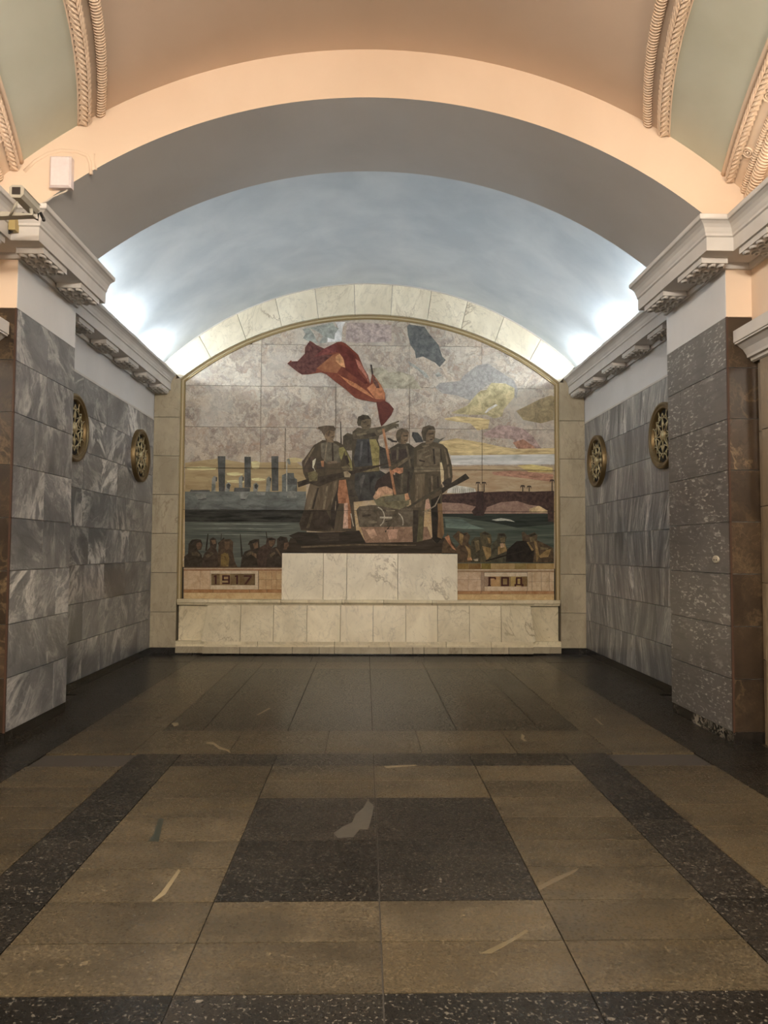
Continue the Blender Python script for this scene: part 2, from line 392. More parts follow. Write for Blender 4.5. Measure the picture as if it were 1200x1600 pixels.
# ------------------------------------------------------------------ side walls of the end bay, clad in grey slabs
def courses(z0, z1, n): return [z0+(z1-z0)*k/n for k in range(n+1)]
def cut(a, b, lo, hi):
    out = [a]
    while b-out[-1] > hi: out.append(out[-1]+random.uniform(lo, hi))
    if b-out[-1] < lo*.4 and len(out) > 1: out.pop()
    return out+[b]
g2 = .003
ZS = courses(.09, ZM, 8)
walls = {}
for s, nm in ((-1, 'left'), (1, 'right')):
    wl = struct(MB().box((s*(XW+.02), YP1-.05, 0), (s*(XW+.3), YB+.35, 4.2)).build('wall_'+nm, M_WHITE)); walls[nm] = wl
    MB().box((s*(XW+.004), YP1-.02, ZM), (s*(XW+.03), YB, ZC+.02)).build('frieze', M_WHITE, wl)
    MB().box((s*(XW-.004), YP1, ZM-.012), (s*(XW+.02), YB, ZM+.012)).build('moulding', M_CORN, wl)
    for i in range(8):
        ys = cut(YP1-random.uniform(0,.4), YB, .55, .95)
        ys[0] = YP1-.03
        for a, b in zip(ys[:-1], ys[1:]):
            slab(wl, 'marble_slab', (s*XW, a+g2, ZS[i]+g2), (s*(XW+.022), b-g2, ZS[i+1]-g2), M_GRAY_L if s < 0 else M_GRAY_R)
    struct(MB().box((s*(XW-.004), YP1-.02, 0), (s*(XW+.03), YB, .088)).build('baseboard_'+nm, M_BLACK))

# ------------------------------------------------------------------ piers carrying the arch
for s, nm in ((-1, 'left'), (1, 'right')):
    pr = struct(MB().box((s*(XP+.02), YP0+.02, 0), (s*(XW+.35), YP1-.02, 4.09)).build('wall_%s_pier' % nm, M_WHITE))
    MB().box((s*XP, YP0+.004, ZM), (s*(XP+.05), YP1, ZC+.02)).build('frieze', M_WHITE, pr)
    MB().box((s*(XP+.003), YP0, ZM), (s*(XH+.06), YP0+.05, ZC+.02)).build('frieze_front', M_PEACH, pr)
    MB().box((s*(XP+.004), YP1-.03, ZM), (s*(XW+.02), YP1, ZC)).build('frieze_return', M_WHITE, pr)
    for i in range(8):
        sp = random.choice([.32,.5,.62,.75,.85]) if s < 0 else random.choice([1.0, 1.0, .75, 1.0])
        ys = [YP0+.012, YP0+sp*(YP1-YP0), YP1] if sp < 1 else [YP0+.012, YP1]
        for a, b in zip(ys[:-1], ys[1:]):
            slab(pr, 'marble_slab', (s*XP, a+g2, ZS[i]+g2), (s*(XP+.022), b-g2, ZS[i+1]-g2), M_GRAY_L if s < 0 else M_GRAY_PR)
        slab(pr, 'marble_slab', (s*(XP+.012), YP0, ZS[i]+g2), (s*(XH+.05), YP0+.022, ZS[i+1]-g2), M_BROWN)
        slab(pr, 'marble_slab', (s*(XP+.02), YP1-.02, ZS[i]+g2), (s*XW, YP1-.001, ZS[i+1]-g2), M_GRAY_L)
    MB().box((s*(XP-.001), YP0-.003, .088), (s*(XP+.014), YP0+.014, ZM)).build('corner_strip', plain('dark_brown_joint', lin((70,48,36)), .5), pr)
    bb = MB().box((s*(XP+.006), YP0+.006, 0), (s*(XP+.04), YP1-.006, .088)); bo = struct(bb.build('baseboard_%s_pier' % nm, M_BLACK if s < 0 else M_BLACKV))
    MB().box((s*(XP+.0065), YP0+.004, 0), (s*(XH+.05), YP0+.05, .088)).build('front_base', M_BLACK, bo)

# ------------------------------------------------------------------ hall side walls with pilasters and openings
CAPP = [(0,3.02),(.02,3.03),(.025,3.05),(.05,3.055),(.055,3.075),(.085,3.12),(.13,3.155),(.15,3.16),(.15,3.17),(.16,3.175),(.16,3.27),(0,3.27)]
for s, nm in ((-1, 'left'), (1, 'right')):
    hw = MB(); hw.box((s*XH, -8, 3.26), (s*(XH+.5), YP0+.03, 4.5))
    hw = struct(hw.build('wall_%s_hall' % nm, M_PEACH))
    for y0 in (5.10, 1.15, -2.8, -6.75):
        y1 = y0+.85
        for k, z in enumerate((.0, .66, 1.26, 1.86, 2.46)):
            zt = (.66,1.26,1.86,2.46,3.02)[k]
            slab(hw, 'pilaster_stone', (s*XH, y0+.08, z+g2), (s*(XH+.45), y1-.09, zt-g2), M_TAN)
            slab(hw, 'pilaster_stone', (s*(XH+.03), y1-.09, z+g2), (s*(XH+.45), y1, zt-g2), M_TAN)
            slab(hw, 'pilaster_stone', (s*(XH+.03), y0, z+g2), (s*(XH+.45), y0+.08, zt-g2), M_TAN)
        sweep([(XH+.42, y0), (XH, y0), (XH, y1+.01)], CAPP, 'capital', M_CORN, s, hw)
    struct(MB().box((s*6.2,-8,0), (s*6.4,YP0,4.4)).build('wall_%s_platform' % nm, M_CREAM))
    struct(MB().box((s*3.5,-8,4.4), (s*6.4,YP0,4.5)).build('ceiling_%s_platform' % nm, M_WHITE))
struct(MB().box((-6.4,-8.2,0), (6.4,-8,6)).build('wall_front', M_WHITE))
struct(MB().box((3.2,YP0+.02,0), (6.4,YP0+.2,4.5)).build('wall_right_end', M_WHITE)); struct(MB().box((-6.4,YP0+.02,0), (-3.2,YP0+.2,4.5)).build('wall_left_end', M_WHITE))

# ------------------------------------------------------------------ cornices
PROF = [(0,3.775),(.028,3.775),(.034,3.80),(.034,ZC),(.275,ZC),(.275,3.925),(.288,3.932),(.288,3.95),(.296,3.965),(.305,3.99),(.322,4.012),(.345,4.028),(.358,4.032),(.362,4.04),(.362,4.068),(.355,4.075),(0,4.075)]
def block(parent, s, xw, dd, yc, depth, width=.46, front=None):
    """a mutule under the soffit with rows of bead-like knobs; xw wall line, dd projection"""
    z1 = ZC; z0 = ZC-.045
    if front is None: a, b = (s*(xw-dd+.02), yc-width/2, z0), (s*(xw-.045), yc+width/2, z1)
    else: a, b = front
    a, b = tuple(map(min, zip(a, b))), tuple(map(max, zip(a, b)))
    o = MB().box(a, b).build('mutule', M_CORN, parent)
    mb = MB(); nx, ny = 3, 4
    if b[0]-a[0] > b[1]-a[1]: nx, ny = 4, 3
    for i in range(nx):
        for j in range(ny):
            cx = a[0]+(i+.5)*(b[0]-a[0])/nx; cy = a[1]+(j+.5)*(b[1]-a[1])/ny
            rx = (b[0]-a[0])/nx*.44; ry = (b[1]-a[1])/ny*.44
            V = []; Fq = []
            for q, (rr, dz) in enumerate(((1,0),(.85,-.016),(.55,-.018),(.42,-.004),(.2,-.012))):
                for k in range(10):
                    g = 2*math.pi*k/10; V.append((cx+rx*rr*math.cos(g), cy+ry*rr*math.sin(g), z0+dz))
            for q in range(4):
                for k in range(10): Fq.append((q*10+k, (q+1)*10+k, (q+1)*10+(k+1) % 10, q*10+(k+1) % 10))
            Fq.append(tuple(40+k for k in range(10)))
            mb.add(V, Fq)
    stuff(mb.build('beads', M_CORN, o, True))
tn = 1
for s in (-1, 1):
    # around the pier and along the hall
    c = struct(sweep([(XH,-8),(XH,YP0),(XP,YP0),(XP,YP1)], PROF, 'trim_%d' % tn, M_CORN, s)); tn += 1
    for y in (6.06, 6.83): block(c, s, XP, .275, y, .2)
    block(c, s, XH, .275, 5.45, .2, .40)
    for y in (4.67, 3.89, 3.11, 2.33): block(c, s, XH, .275, y, .2)
    # apse
    c = struct(sweep([(XW,YP1),(XW,YB)], [(d*.85, z) for d, z in PROF], 'trim_%d' % tn, M_CORN, s)); tn += 1
    for y in (7.80, 8.60, 9.38, 10.16, 10.86): block(c, s, XW, .234, y, .2, .42)

# ------------------------------------------------------------------ vaults and the arch
def arc_pt(R, cz, x): return cz+math.sqrt(R*R-x*x)
def vault(name, R, cz, xm, y0, y1, mat, n=72, ny=1):
    t0 = math.asin(xm/R); V = []; Fq = []
    for j in range(ny+1):
        y = y0+(y1-y0)*j/ny
        for i in range(n+1):
            t = -t0+2*t0*i/n; V.append((R*math.sin(t), y, cz+R*math.cos(t)))
    for j in range(ny):
        for i in range(n): a = j*(n+1)+i; Fq.append((a, a+1, a+n+2, a+n+1))
    return struct(obj(name, mesh(name, V, Fq, True), None, mat))
vault('ceiling_apse', 4.35, 1.10, XW+.06, YP1-.02, YB+.02, M_BLUE)
# arch ring: front face, soffit and back face, each a surface of one solid ring
RA, CA, RH, CH = 4.28, .87, 4.53, 1.02
def ring(name):
    n = 80; xm = XH+.4; V = []; Fq = []; mats = []
    for i in range(n+1):
        x = -xm+2*xm*i/n; zi = arc_pt(RA, CA, x); zo = arc_pt(RH, CH, x)+.25
        zi = max(zi, 4.0) if abs(x) < 2.9 else 4.0
        V += [(x,YP0,zi),(x,YP0,zo),(x,YP1,zi),(x,YP1,zo)]
    for i in range(n):
        a = 4*i; b = a+4
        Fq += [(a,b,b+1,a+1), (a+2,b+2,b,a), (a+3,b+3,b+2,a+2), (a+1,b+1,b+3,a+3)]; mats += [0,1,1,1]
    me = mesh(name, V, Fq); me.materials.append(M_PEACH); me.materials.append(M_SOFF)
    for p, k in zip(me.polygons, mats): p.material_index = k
    return struct(obj(name, me))
arch = ring('wall_arch')
R2D = math.pi/180
def mirror_y(y): # lunettes repeat along the hall, mirrored about y = 2
    while y < 2.0-3.955: y += 7.91
    return y if y >= 2.0 else 4.0-y
def a_laurel(y): y = mirror_y(y); return 25.0+1.4*(y-3.9)**2 if y > 3.9 else 25.0+1.33*(y-3.9)**2
def a_wall(y): y = mirror_y(y); d = 5.955-y; return max(38.4-4.45*d+.57*d*d, a_laurel(y)+.15)
def hp(y, ang, r=0.0): R = RH-r; return (R*math.sin(ang*R2D), y, CH+R*math.cos(ang*R2D))
def strip(name, f0, f1, y0, y1, mat, ny=90, na=14):
    V = []; Fq = []
    for j in range(ny+1):
        y = y0+(y1-y0)*j/ny; a0, a1 = f0(y), f1(y)
        for i in range(na+1): V.append(hp(y, a0+(a1-a0)*i/na))
    for j in range(ny):
        for i in range(na): a = j*(na+1)+i; Fq.append((a, a+na+1, a+na+2, a+1))
    return struct(obj(name, mesh(name, V, Fq, True), None, mat))
Y0H = -8
strip('ceiling', lambda y: -a_laurel(y), a_laurel, Y0H, YP0, M_PEACHV, 110, 40)
for s, nm in ((-1,'left'),(1,'right')):
    strip('ceiling_%s_lunette' % nm, lambda y: s*a_laurel(y), lambda y: s*a_wall(y), Y0H, YP0, M_GREEN, 110)
    strip('ceiling_%s_springing' % nm, lambda y: s*a_wall(y), lambda y: s*46, Y0H, YP0, M_PEACH, 110)
# plaster garlands: overlapping leaves on a band, twisted rope
def leaf_band(name, s, f, y0, y1, width, step=.055, h=.045, single=False):
    mb = MB(); y = y1; L = []
    n = 60
    # carrier bead
    pts = [hp(y0+(y1-y0)*i/n, s*f(y0+(y1-y0)*i/n), .0) for i in range(n+1)]
    mb.add(*tube(pts, width*.20, 8))
    wa = width/RH/R2D
    while y > y0:
        c = f(y); cn = f(y-step*1.5)
        for d in (-1, 1):
            root = Vector(hp(y, s*c, h)); tip = Vector(hp(y-step*1.7, s*(cn+d*wa*.48), h*.55)); mid = (root+tip)/2
            side = Vector(hp(y-step*.5, s*(c+d*wa*.52), h*.2)); inn = Vector(hp(y-step*1.3, s*(cn+d*wa*.06), h*.5)); top = mid+Vector((0,0,-.012))+Vector((-s*.006,0,0))
            mb.add([root, side, tip, inn, top], [(0,1,4),(1,2,4),(2,3,4),(3,0,4)])
        y -= step
    return struct(stuff(mb.build(name, M_PEACH)))
def rope(name, s, f, y0, y1, rad, step=.05):
    mb = MB(); n = 70
    pts = [hp(y0+(y1-y0)*i/n, s*f(y0+(y1-y0)*i/n), rad*.3) for i in range(n+1)]
    mb.add(*tube(pts, rad*.8, 10))
    y = y1-.02
    while y > y0:
        q = []
        for k in range(7):
            g = -1.35+2.7*k/6
            a = f(y)+math.sin(g)*rad/RH/R2D
            q.append(hp(y-step*.9*(k/6-.5), s*a, rad*.3+math.cos(g)*rad*.85))
        mb.add(*tube(q, rad*.2, 5)); y -= step
    return struct(stuff(mb.build(name, M_PEACH, None, True)))
for s in (-1, 1):
    leaf_band('trim_%d' % tn, s, lambda y: a_laurel(y)-.05, 2.6, YP0, .10, .05, .05); tn += 1
    mb = MB(); n = 60; mb.add(*tube([hp(2.6+(YP0-2.6)*i/n, s*(a_laurel(2.6+(YP0-2.6)*i/n)+.66)) for i in range(n+1)], .012, 6)); struct(mb.build('trim_%d' % tn, M_PEACH, None, True)); tn += 1
    rope('trim_%d' % tn, s, lambda y: a_laurel(y)-1.75, 2.6, YP0, .034, .026); tn += 1
    mb = MB(); n = 60; mb.add(*tube([hp(2.6+(YP0-2.6)*i/n, s*(a_wall(2.6+(YP0-2.6)*i/n)+.05)) for i in range(n+1)], .022, 6)); struct(mb.build('trim_%d' % tn, M_PEACH, None, True)); tn += 1
    leaf_band('trim_%d' % tn, s, lambda y: a_wall(y)+.8, 2.6, YP0, .09, .05, .045); tn += 1
    rope('trim_%d' % tn, s, lambda y: a_wall(y)+2.75, 2.6, YP0, .024, .025); tn += 1
    rope('trim_%d' % tn, s, lambda y: a_wall(y)+3.7, 2.6, YP0, .045, .032); tn += 1
    for y in (5.60, 5.05):
        c = Vector(hp(y, s*(a_wall(y)+1.85), 0)); nrm = Vector((-math.sin(s*(a_wall(y)+1.85)*R2D), 0, -math.cos(s*(a_wall(y)+1.85)*R2D)))
        u = Vector((0,1,0)); v = nrm.cross(u); mb = MB()
        for R_, r_ in ((.045,.009),(.026,.007)):
            mb.add(*tube([c+nrm*.006+R_*(math.cos(g)*u+math.sin(g)*v) for g in [2*math.pi*k/18 for k in range(18)]], r_, 6, True))
        mb.add(*tube([c, c+nrm*.016], [.014,.008], 8)); struct(mb.build('trim_%d' % tn, M_PEACH, None, True)); tn += 1

# ------------------------------------------------------------------ back wall
wb = struct(MB().box((-XW-.3, YM+.03, 0), (XW+.3, YM+.3, 5.7)).build('wall_back', M_GROUT))
ZP = [.09, .60, 1.165, 1.73, 2.295, 2.86, 3.425, 4.0]
XI = 2.79           # opening edge
for s in (-1, 1):
    for i in range(7):
        z1 = ZP[i+1]
        slab(wb, 'pilaster_stone', (s*XI, YB, ZP[i]+g2), (s*(XW-.001), YM+.03, z1-g2), M_BEIGE)
    slab(wb, 'pilaster_stone', (s*(XI+.06), YB+.002, 4.0), (s*(XW-.001), YM+.03, 4.2), M_BEIGE)
    slab(wb, 'base_stone', (s*XI, YB-.003, 0), (s*XW, YM+.03, .088), M_BLACK)
RI, CI = 4.42, .57   # intrados of the marble arch over the mosaic
RO, CO = 4.352, 1.10
jx = [-3.02,-2.53,-1.98,-1.42,-.84,-.26,.31,.89,1.43,1.97,2.52,3.02]
for a, b in zip(jx[:-1], jx[1:]):
    def K(x): return .93*x      # joints lean towards the centre
    lo = []; hi = []; n = 10
    for i in range(n+1):
        x = a+(b-a)*i/n; x += g2*(1 if i == 0 else -1 if i == n else 0)
        xi = max(-XI, min(XI, K(x))); lo.append((xi, arc_pt(RI, CI, xi))); hi.append((x*1.0, arc_pt(RO, CO, x)-.004))
    v, f = prism_y(lo+hi[::-1], YB, YM+.03); obj('voussoir', mesh('voussoir', v, f), wb, M_WHITEM)
# thin plaster line where the vault meets the stone arch
mb = MB(); mb.add(*tube([(x, YB-.004, arc_pt(RO, CO, x)-.004) for x in [-3.0+6.0*i/60 for i in range(61)]], .012, 6)); struct(mb.build('trim_%d' % tn, M_CORN, None, True)); tn += 1

# ------------------------------------------------------------------ marble plinth under the mosaic, projecting in the middle
pl = thing('marble_plinth', (0, YB, 0), 'long cream marble plinth with ledge along the foot of the mosaic wall', 'plinth')
zt = .705; xc = 2.33
jp = [-2.33,-1.85,-1.38,-.90,-.42,.05,.52,.98,1.44,1.90,2.33]
Yt, Ybm = YB-.055, YB-.105
def batter(x0, x1, x0b, x1b, z0, z1, yb, ytop, m, name):
    v = [(x0b+g2,yb,z0),(x1b-g2,yb,z0),(x1b-g2,YM,z0),(x0b+g2,YM,z0),(x0+g2,ytop,z1),(x1-g2,ytop,z1),(x1-g2,YM,z1),(x0+g2,YM,z1)]
    f = [(3,2,1,0),(4,5,6,7),(0,1,5,4),(1,2,6,5),(2,3,7,6),(3,0,4,7)]
    obj(name, mesh(name, v, f), pl, m)
for a, b in zip(jp[:-1], jp[1:]):
    a2 = a-.07 if a < -2.3 else a; b2 = b+.07 if b > 2.3 else b
    batter(a, b, a2, b2, .19, zt, Ybm, Yt, M_CREAM, 'face_slab')
for s in (-1, 1):
    lo, hi = sorted((s*2.33, s*2.76)); 
    slab(pl, 'end_slab', (lo, YB+.045, .19), (hi, YM, zt), M_CREAM)
def rail(z0, z1, pr, joints, name, m, wing):
    for a, b in zip(joints[:-1], joints[1:]):
        slab(pl, name, (a+g2, YB-(pr if abs(a+b)/2 < 2.37 else pr-.06), z0), (b-g2, YM, z1), m)
rail(.145, .19, .105, [-2.78,-2.36,-1.6,-.5,.28,1.1,1.75,2.36,2.78], 'base_moulding', M_CREAM, 0)
rail(.115, .145, .115, [-2.78,-2.36,-1.6,-.5,.28,1.1,1.75,2.36,2.78], 'base_moulding', M_CREAM, 0)
rail(.022, .115, .12, [-2.78,-2.38,-1.85,-1.1,-.72,-.5,.3,.62,.78,.98,1.32,1.75,2.0,2.36,2.78], 'base_stone', M_BEIGE, 0)
MB().box((-2.78, YB-.05, 0), (2.78, YM, .02)).build('shadow_gap', M_BLACK, pl)
jl = [-2.77,-2.37,-1.28,-.4,.2,.9,1.6,2.37,2.77]
for a, b in zip(jl[:-1], jl[1:]):
    pr = .10 if abs((a+b)/2) < 2.37 else .05
    v = [(YM,zt),(YB-pr*.6,zt),(YB-pr*.7,zt+.02),(YB-pr*.95,zt+.035),(YB-pr,zt+.045),(YB-pr,zt+.08),(YM,zt+.08)]
    n = len(v); V = [(a+g2,y,z) for y,z in v]+[(b-g2,y,z) for y,z in v]
    obj('ledge', mesh('ledge', V, [tuple(range(n)), tuple(range(2*n-1,n-1,-1))]+[(i+n,(i+1) % n+n,(i+1) % n,i) for i in range(n)]), pl, M_CREAM)
ZL = zt+.08
# white marble block in front of the mosaic
bl = thing('marble_block', (0, YB, ZL), 'wide white marble block on the ledge below the mosaic figures', 'block')
for a, b in ((-1.275,-.675),(-.675,-.335),(-.335,.405),(.405,1.275)):
    slab(bl, 'face_slab', (a+.003, YB-.03, ZL+.001), (b-.003, YM-.0135, 1.452), M_WHITEM)

# ------------------------------------------------------------------ the mosaic
def pw(x, y, Y=YM):
    d = fw + ix*(x-600)/F_PX - iu*(y-800)/F_PX; p = CAM+d*(Y/d.y); return (p.x, p.z)
ms = thing('stone_mosaic', (0, YM, ZL), 'large arched stone mosaic of armed figures under a red flag by a river', 'mosaic')
XM = 2.735
def arcm(x): return arc_pt(RI-.055, CI, x)
XJ = [-XM, pw(408,600)[0], pw(525,600)[0], pw(640,600)[0], pw(753,600)[0], XM]
ZJ = [1.24, pw(580,798)[1], pw(580,733)[1], pw(580,669)[1], pw(580,605)[1], pw(580,540)[1], 5.0]
for i in range(5):
    for j in range(6):
        x0, x1, z0, z1 = XJ[i]+.0025, XJ[i+1]-.0025, ZJ[j]+.0025, ZJ[j+1]-.0025
        n = 24; topp = []
        for k in range(n+1):
            x = x0+(x1-x0)*k/n; z = min(z1, arcm(x))
            if z > z0+1e-4: topp.append((x, z))
        if len(topp) < 2: continue
        flat = all(abs(z-z1) < 1e-6 for _, z in topp)
        if flat: topp = [topp[0], topp[-1]]
        poly = [(topp[0][0], z0), (topp[-1][0], z0)]+topp[::-1]
        v, f = prism_y(poly, YM, YM+.03); obj('sky_slab', mesh('sky_slab', v, f), ms, M_SKY)
_lay = [0]
def inlay(T, pts, col, name, scale=9.0, stretch=(1,1,1), col2=None, parent=None, crack=.25):
    ox, oy, sc = T; _lay[0] += 1
    P = [pw(ox+x/sc, oy+y/sc) for x, y in pts]
    P = [(max(-XM, min(XM, x)), z) for x, z in P]
    d = .0015+.00005*_lay[0]
    v, f = prism_y(P, YM-d, YM-.0002)
    return obj(name, mesh(name, v, f), parent or ms, mos(col, col2, scale, stretch, crack))
A=(440,620,4.286); P1=(460,640,12); P2=(530,640,12); P3=(610,640,9.23); P4=(440,740,8.571); P5=(560,740,7.059); P6=(440,500,6); P7=(285,820,6.667); P8=(690,810,6.486); S=(270,690,5.714); K1=(270,480,3.636); K2=(570,480,3.636); BR=(680,700,5.4545)
HS = (.35,1,2.2)
# sky pieces
inlay(P6, [(195,85),(480,24),(500,60),(535,80),(500,130),(495,180),(430,170),(420,215),(350,215),(390,150),(340,110),(260,75),(300,130),(340,220),(250,200),(200,170),(225,130)], (130,134,126), 'blue_sky_piece')
inlay(P6, [(505,20),(600,18),(575,60),(560,200),(430,210),(430,165),(495,185),(500,130),(535,80)], (196,198,194), 'white_cloud_piece')
inlay(P6, [(610,30),(740,24),(870,30),(1030,50),(1030,200),(840,210),(700,215),(600,200)], (150,134,128), 'mauve_cloud_piece', 16)
inlay(K2, [(240,110),(250,97),(340,112),(365,150),(420,215),(440,280),(460,300),(425,340),(400,315),(330,280),(290,290),(285,250),(260,215),(245,160)], (80,84,86), 'blue_sky_piece', 14, col2=(122,124,122))
inlay(K2, [(245,305),(300,340),(350,375),(365,400),(345,400),(300,355),(255,330)], (128,130,124), 'blue_sky_piece')
inlay(K2, [(400,380),(420,366),(438,390),(410,398)], (128,130,124), 'blue_sky_piece')
inlay(K2, [(20,350),(100,340),(140,370),(200,365),(270,390),(300,430),(325,465),(30,460),(60,420)], (146,138,116), 'khaki_cloud_piece')
inlay(K2, [(400,455),(430,430),(540,420),(560,390),(640,330),(700,320),(760,360),(850,420),(870,470),(860,520),(800,430),(720,430),(660,470),(600,530),(520,500),(440,490)], (152,148,144), 'grey_cloud_piece', 22, col2=(186,182,176))
inlay(K2, [(490,600),(580,560),(640,490),(660,475),(690,470),(720,430),(800,435),(850,460),(850,510),(790,580),(780,620),(735,632),(690,610),(600,612),(520,605)], (158,146,104), 'ochre_cloud_piece')
inlay(K2, [(680,600),(700,575),(745,550),(755,558),(710,585),(690,602)], (200,196,186), 'white_cloud_piece')
inlay(K2, [(860,590),(1000,520),(1060,500),(1078,510),(1073,640),(1000,660),(900,640)], (132,116,82), 'ochre_cloud_piece')
inlay(K2, [(450,632),(520,620),(660,630),(710,640),(700,690),(640,700),(600,660),(520,650),(460,640)], (188,158,106), 'gold_cloud_piece', 12, HS)
inlay(K2, [(670,720),(760,670),(830,675),(900,690),(960,740),(1000,800),(1000,830),(930,815),(860,800),(840,750),(690,740)], (148,124,118), 'mauve_cloud_piece', 16)
inlay(K2, [(840,770),(900,750),(960,790),(1000,830),(880,815)], (150,104,82), 'rust_cloud_piece', 14)
inlay(K2, [(420,765),(520,745),(670,770),(760,790),(860,805),(1078,800),(1078,838),(490,842)], (186,156,104), 'gold_cloud_piece', 10, HS)
inlay(K2, [(488,842),(1078,835),(1078,893),(492,896)], (186,192,192), 'pale_sky_piece', 6, HS, crack=.1)
inlay(BR, [(130,160),(400,150),(700,155),(1012,150),(1012,372),(130,380)], (190,154,114), 'peach_sky_piece', 9, HS, (212,186,146))
inlay(BR, [(480,205),(640,195),(760,200),(1005,225),(1000,290),(820,265),(640,245),(500,230)], (158,112,90), 'rust_cloud_piece', 16, (.5,1,1.6))
inlay(BR, [(700,150),(820,140),(1000,170),(1000,210),(800,205)], (196,160,92), 'gold_cloud_piece', 10, HS)
inlay(S, [(110,190),(400,150),(640,190),(1100,180),(1190,250),(1190,445),(110,445)], (178,148,98), 'gold_sky_piece', 7, (.3,1,2.4), (204,178,126))
for (x0,y0,x1,y1) in ((120,230,390,250),(480,280,630,300),(700,180,780,240),(480,350,640,365),(1020,150,1160,180),(700,330,830,345)):
    inlay(S, [(x0,y0),((x0+x1)/2,y0-8),(x1,y0+4),(x1-10,y1),((x0+x1)/2,y1+6),(x0+10,y1)], (206,180,122), 'gold_cloud_piece', 9, HS)
# cruiser
SH=(92,97,94); SHD=(72,74,72); SHL=(112,116,110)
ship = inlay(S, [(108,447),(560,445),(900,447),(1190,445),(1190,615),(700,618),(108,612)], SH, 'ship_hull', 6, (.5,1,1.4))
for q in ([(400,130),(470,130),(465,445),(412,445)], [(640,135),(697,135),(697,410),(640,410)], [(880,130),(943,130),(943,440),(885,440)]): inlay(S, q, SHD, 'ship_funnel', 8)
for q in ([(345,446),(350,330),(370,305),(398,320),(395,355),(382,360),(382,446)], [(590,446),(590,320),(615,300),(635,320),(632,350),(622,360),(622,446)], [(830,446),(838,330),(860,308),(880,330),(878,355),(868,446)], [(465,446),(475,380),(500,362),(520,385),(512,410),(505,446)], [(718,446),(720,380),(745,365),(768,390),(755,446)]): inlay(S, q, SHL, 'ship_vent', 8)
for q in ([(384,318),(398,320),(395,355),(384,350)], [(622,312),(635,320),(632,350),(622,345)], [(866,318),(880,330),(878,355),(866,350)], [(480,385),(500,372),(516,390),(505,425),(485,415)], [(728,392),(745,376),(762,396),(748,425),(732,415)]): inlay(S, q, (58,58,56), 'vent_mouth', 8)
inlay(S, [(975,446),(975,300),(1020,280),(1080,280),(1085,320),(1110,340),(1110,446)], SH, 'ship_bridge', 8)
inlay(S, [(1016,330),(1108,335),(1110,385),(1016,385)], SHD, 'ship_window', 8)
inlay(S, [(1012,446),(1012,170),(1023,170),(1023,446)], (140,138,126), 'ship_mast', 8)
inlay(S, [(1030,200),(1018,160),(1040,150),(1050,180),(1050,208)], SHL, 'ship_mast_top', 8)
inlay(S, [(150,446),(165,428),(180,433),(330,432),(332,446)], SHD, 'ship_gun', 8)
inlay(S, [(545,446),(550,412),(690,412),(690,446)], SHD, 'ship_deckhouse', 8)
for q in ([(200,470),(300,465),(298,512),(225,516)], [(570,452),(690,452),(655,512),(605,512)], [(1030,440),(1095,440),(1105,500),(1020,500)], [(740,452),(830,452),(820,480),(760,478)]): inlay(S, q, SHL, 'ship_casemate', 8)
inlay(S, [(230,514),(300,508),(300,516),(225,520)], (60,60,58), 'ship_shadow_line', 8); inlay(S, [(605,512),(655,512),(640,522),(615,522)], (60,60,58), 'ship_shadow_line', 8)
# water
inlay(S, [(108,612),(1195,615),(1195,725),(108,715)], (30,30,27), 'dark_water_piece', 9, (.3,1,2.6), (74,74,66))
inlay(S, [(108,715),(500,718),(1195,722),(1195,1125),(108,1125)], (82,90,82), 'water_piece', 6, (.25,1,3), (112,118,106))
for y in (735, 775, 800, 830): inlay(S, [(120,y),(500,y-6),(900,y+2),(1120,y-3),(900,y+10),(500,y+3)], (112,118,108) if y != 800 else (46,54,50), 'wave_piece', 9, HS)
inlay(BR, [(55,545),(1012,545),(1012,985),(55,985)], (58,74,66), 'water_piece', 5, (.25,1,3), (100,112,98))
inlay(BR, [(55,545),(420,560),(960,552),(1012,600),(1012,650),(700,680),(520,640),(200,590),(60,585)], (36,44,38), 'dark_water_piece', 8, (.25,1,3))
inlay(BR, [(480,612),(560,598),(640,610),(680,630),(600,618),(520,622)], (150,152,140), 'wave_piece', 9)
inlay(BR, [(80,600),(240,610),(300,650),(420,690),(250,690),(90,680)], (82,100,92), 'wave_piece', 6, HS)
# bridge over the river
inlay(BR, [(98,385),(120,325),(180,318),(300,335),(340,348),(352,380),(250,385)], (190,190,170), 'palace_front')
for k in range(11): inlay(BR, [(150+17*k,345),(156+17*k,345),(156+17*k,384),(150+17*k,384)], (124,128,114), 'palace_column')
inlay(BR, [(58,458),(1010,450),(1010,560),(58,560)], (152,116,102), 'far_bank_piece', 16, col2=(186,150,128))
inlay(BR, [(800,520),(880,492),(960,528),(950,552),(800,548)], (188,152,108), 'far_bank_piece', 10)
inlay(BR, [(52,395),(200,388),(350,372),(420,378),(620,368),(830,372),(1012,366),(1012,632),(960,628),(958,535),(890,495),(800,485),(700,452),(560,462),(440,505),(415,565),(400,578),(330,575),(310,540),(345,500),(230,472),(58,464)], (62,42,40), 'bridge_deck', 18, col2=(104,76,68))
inlay(BR, [(355,370),(412,370),(415,575),(320,575),(345,500)], (52,36,34), 'bridge_pier', 12)
for x, y0, y1 in ((365,290,372), (415,290,375), (745,318,370), (800,322,370), (995,270,375)):
    inlay(BR, [(x-4,y1),(x-3,y0),(x+4,y0),(x+5,y1)], (50,40,36), 'lamp_post')
    inlay(BR, [(x-20,y0+30),(x-18,y0+2),(x-6,y0-2),(x+6,y0-2),(x+18,y0+2),(x+20,y0+30),(x+12,y0+12),(x-12,y0+12)], (64,52,44), 'lamp_head')
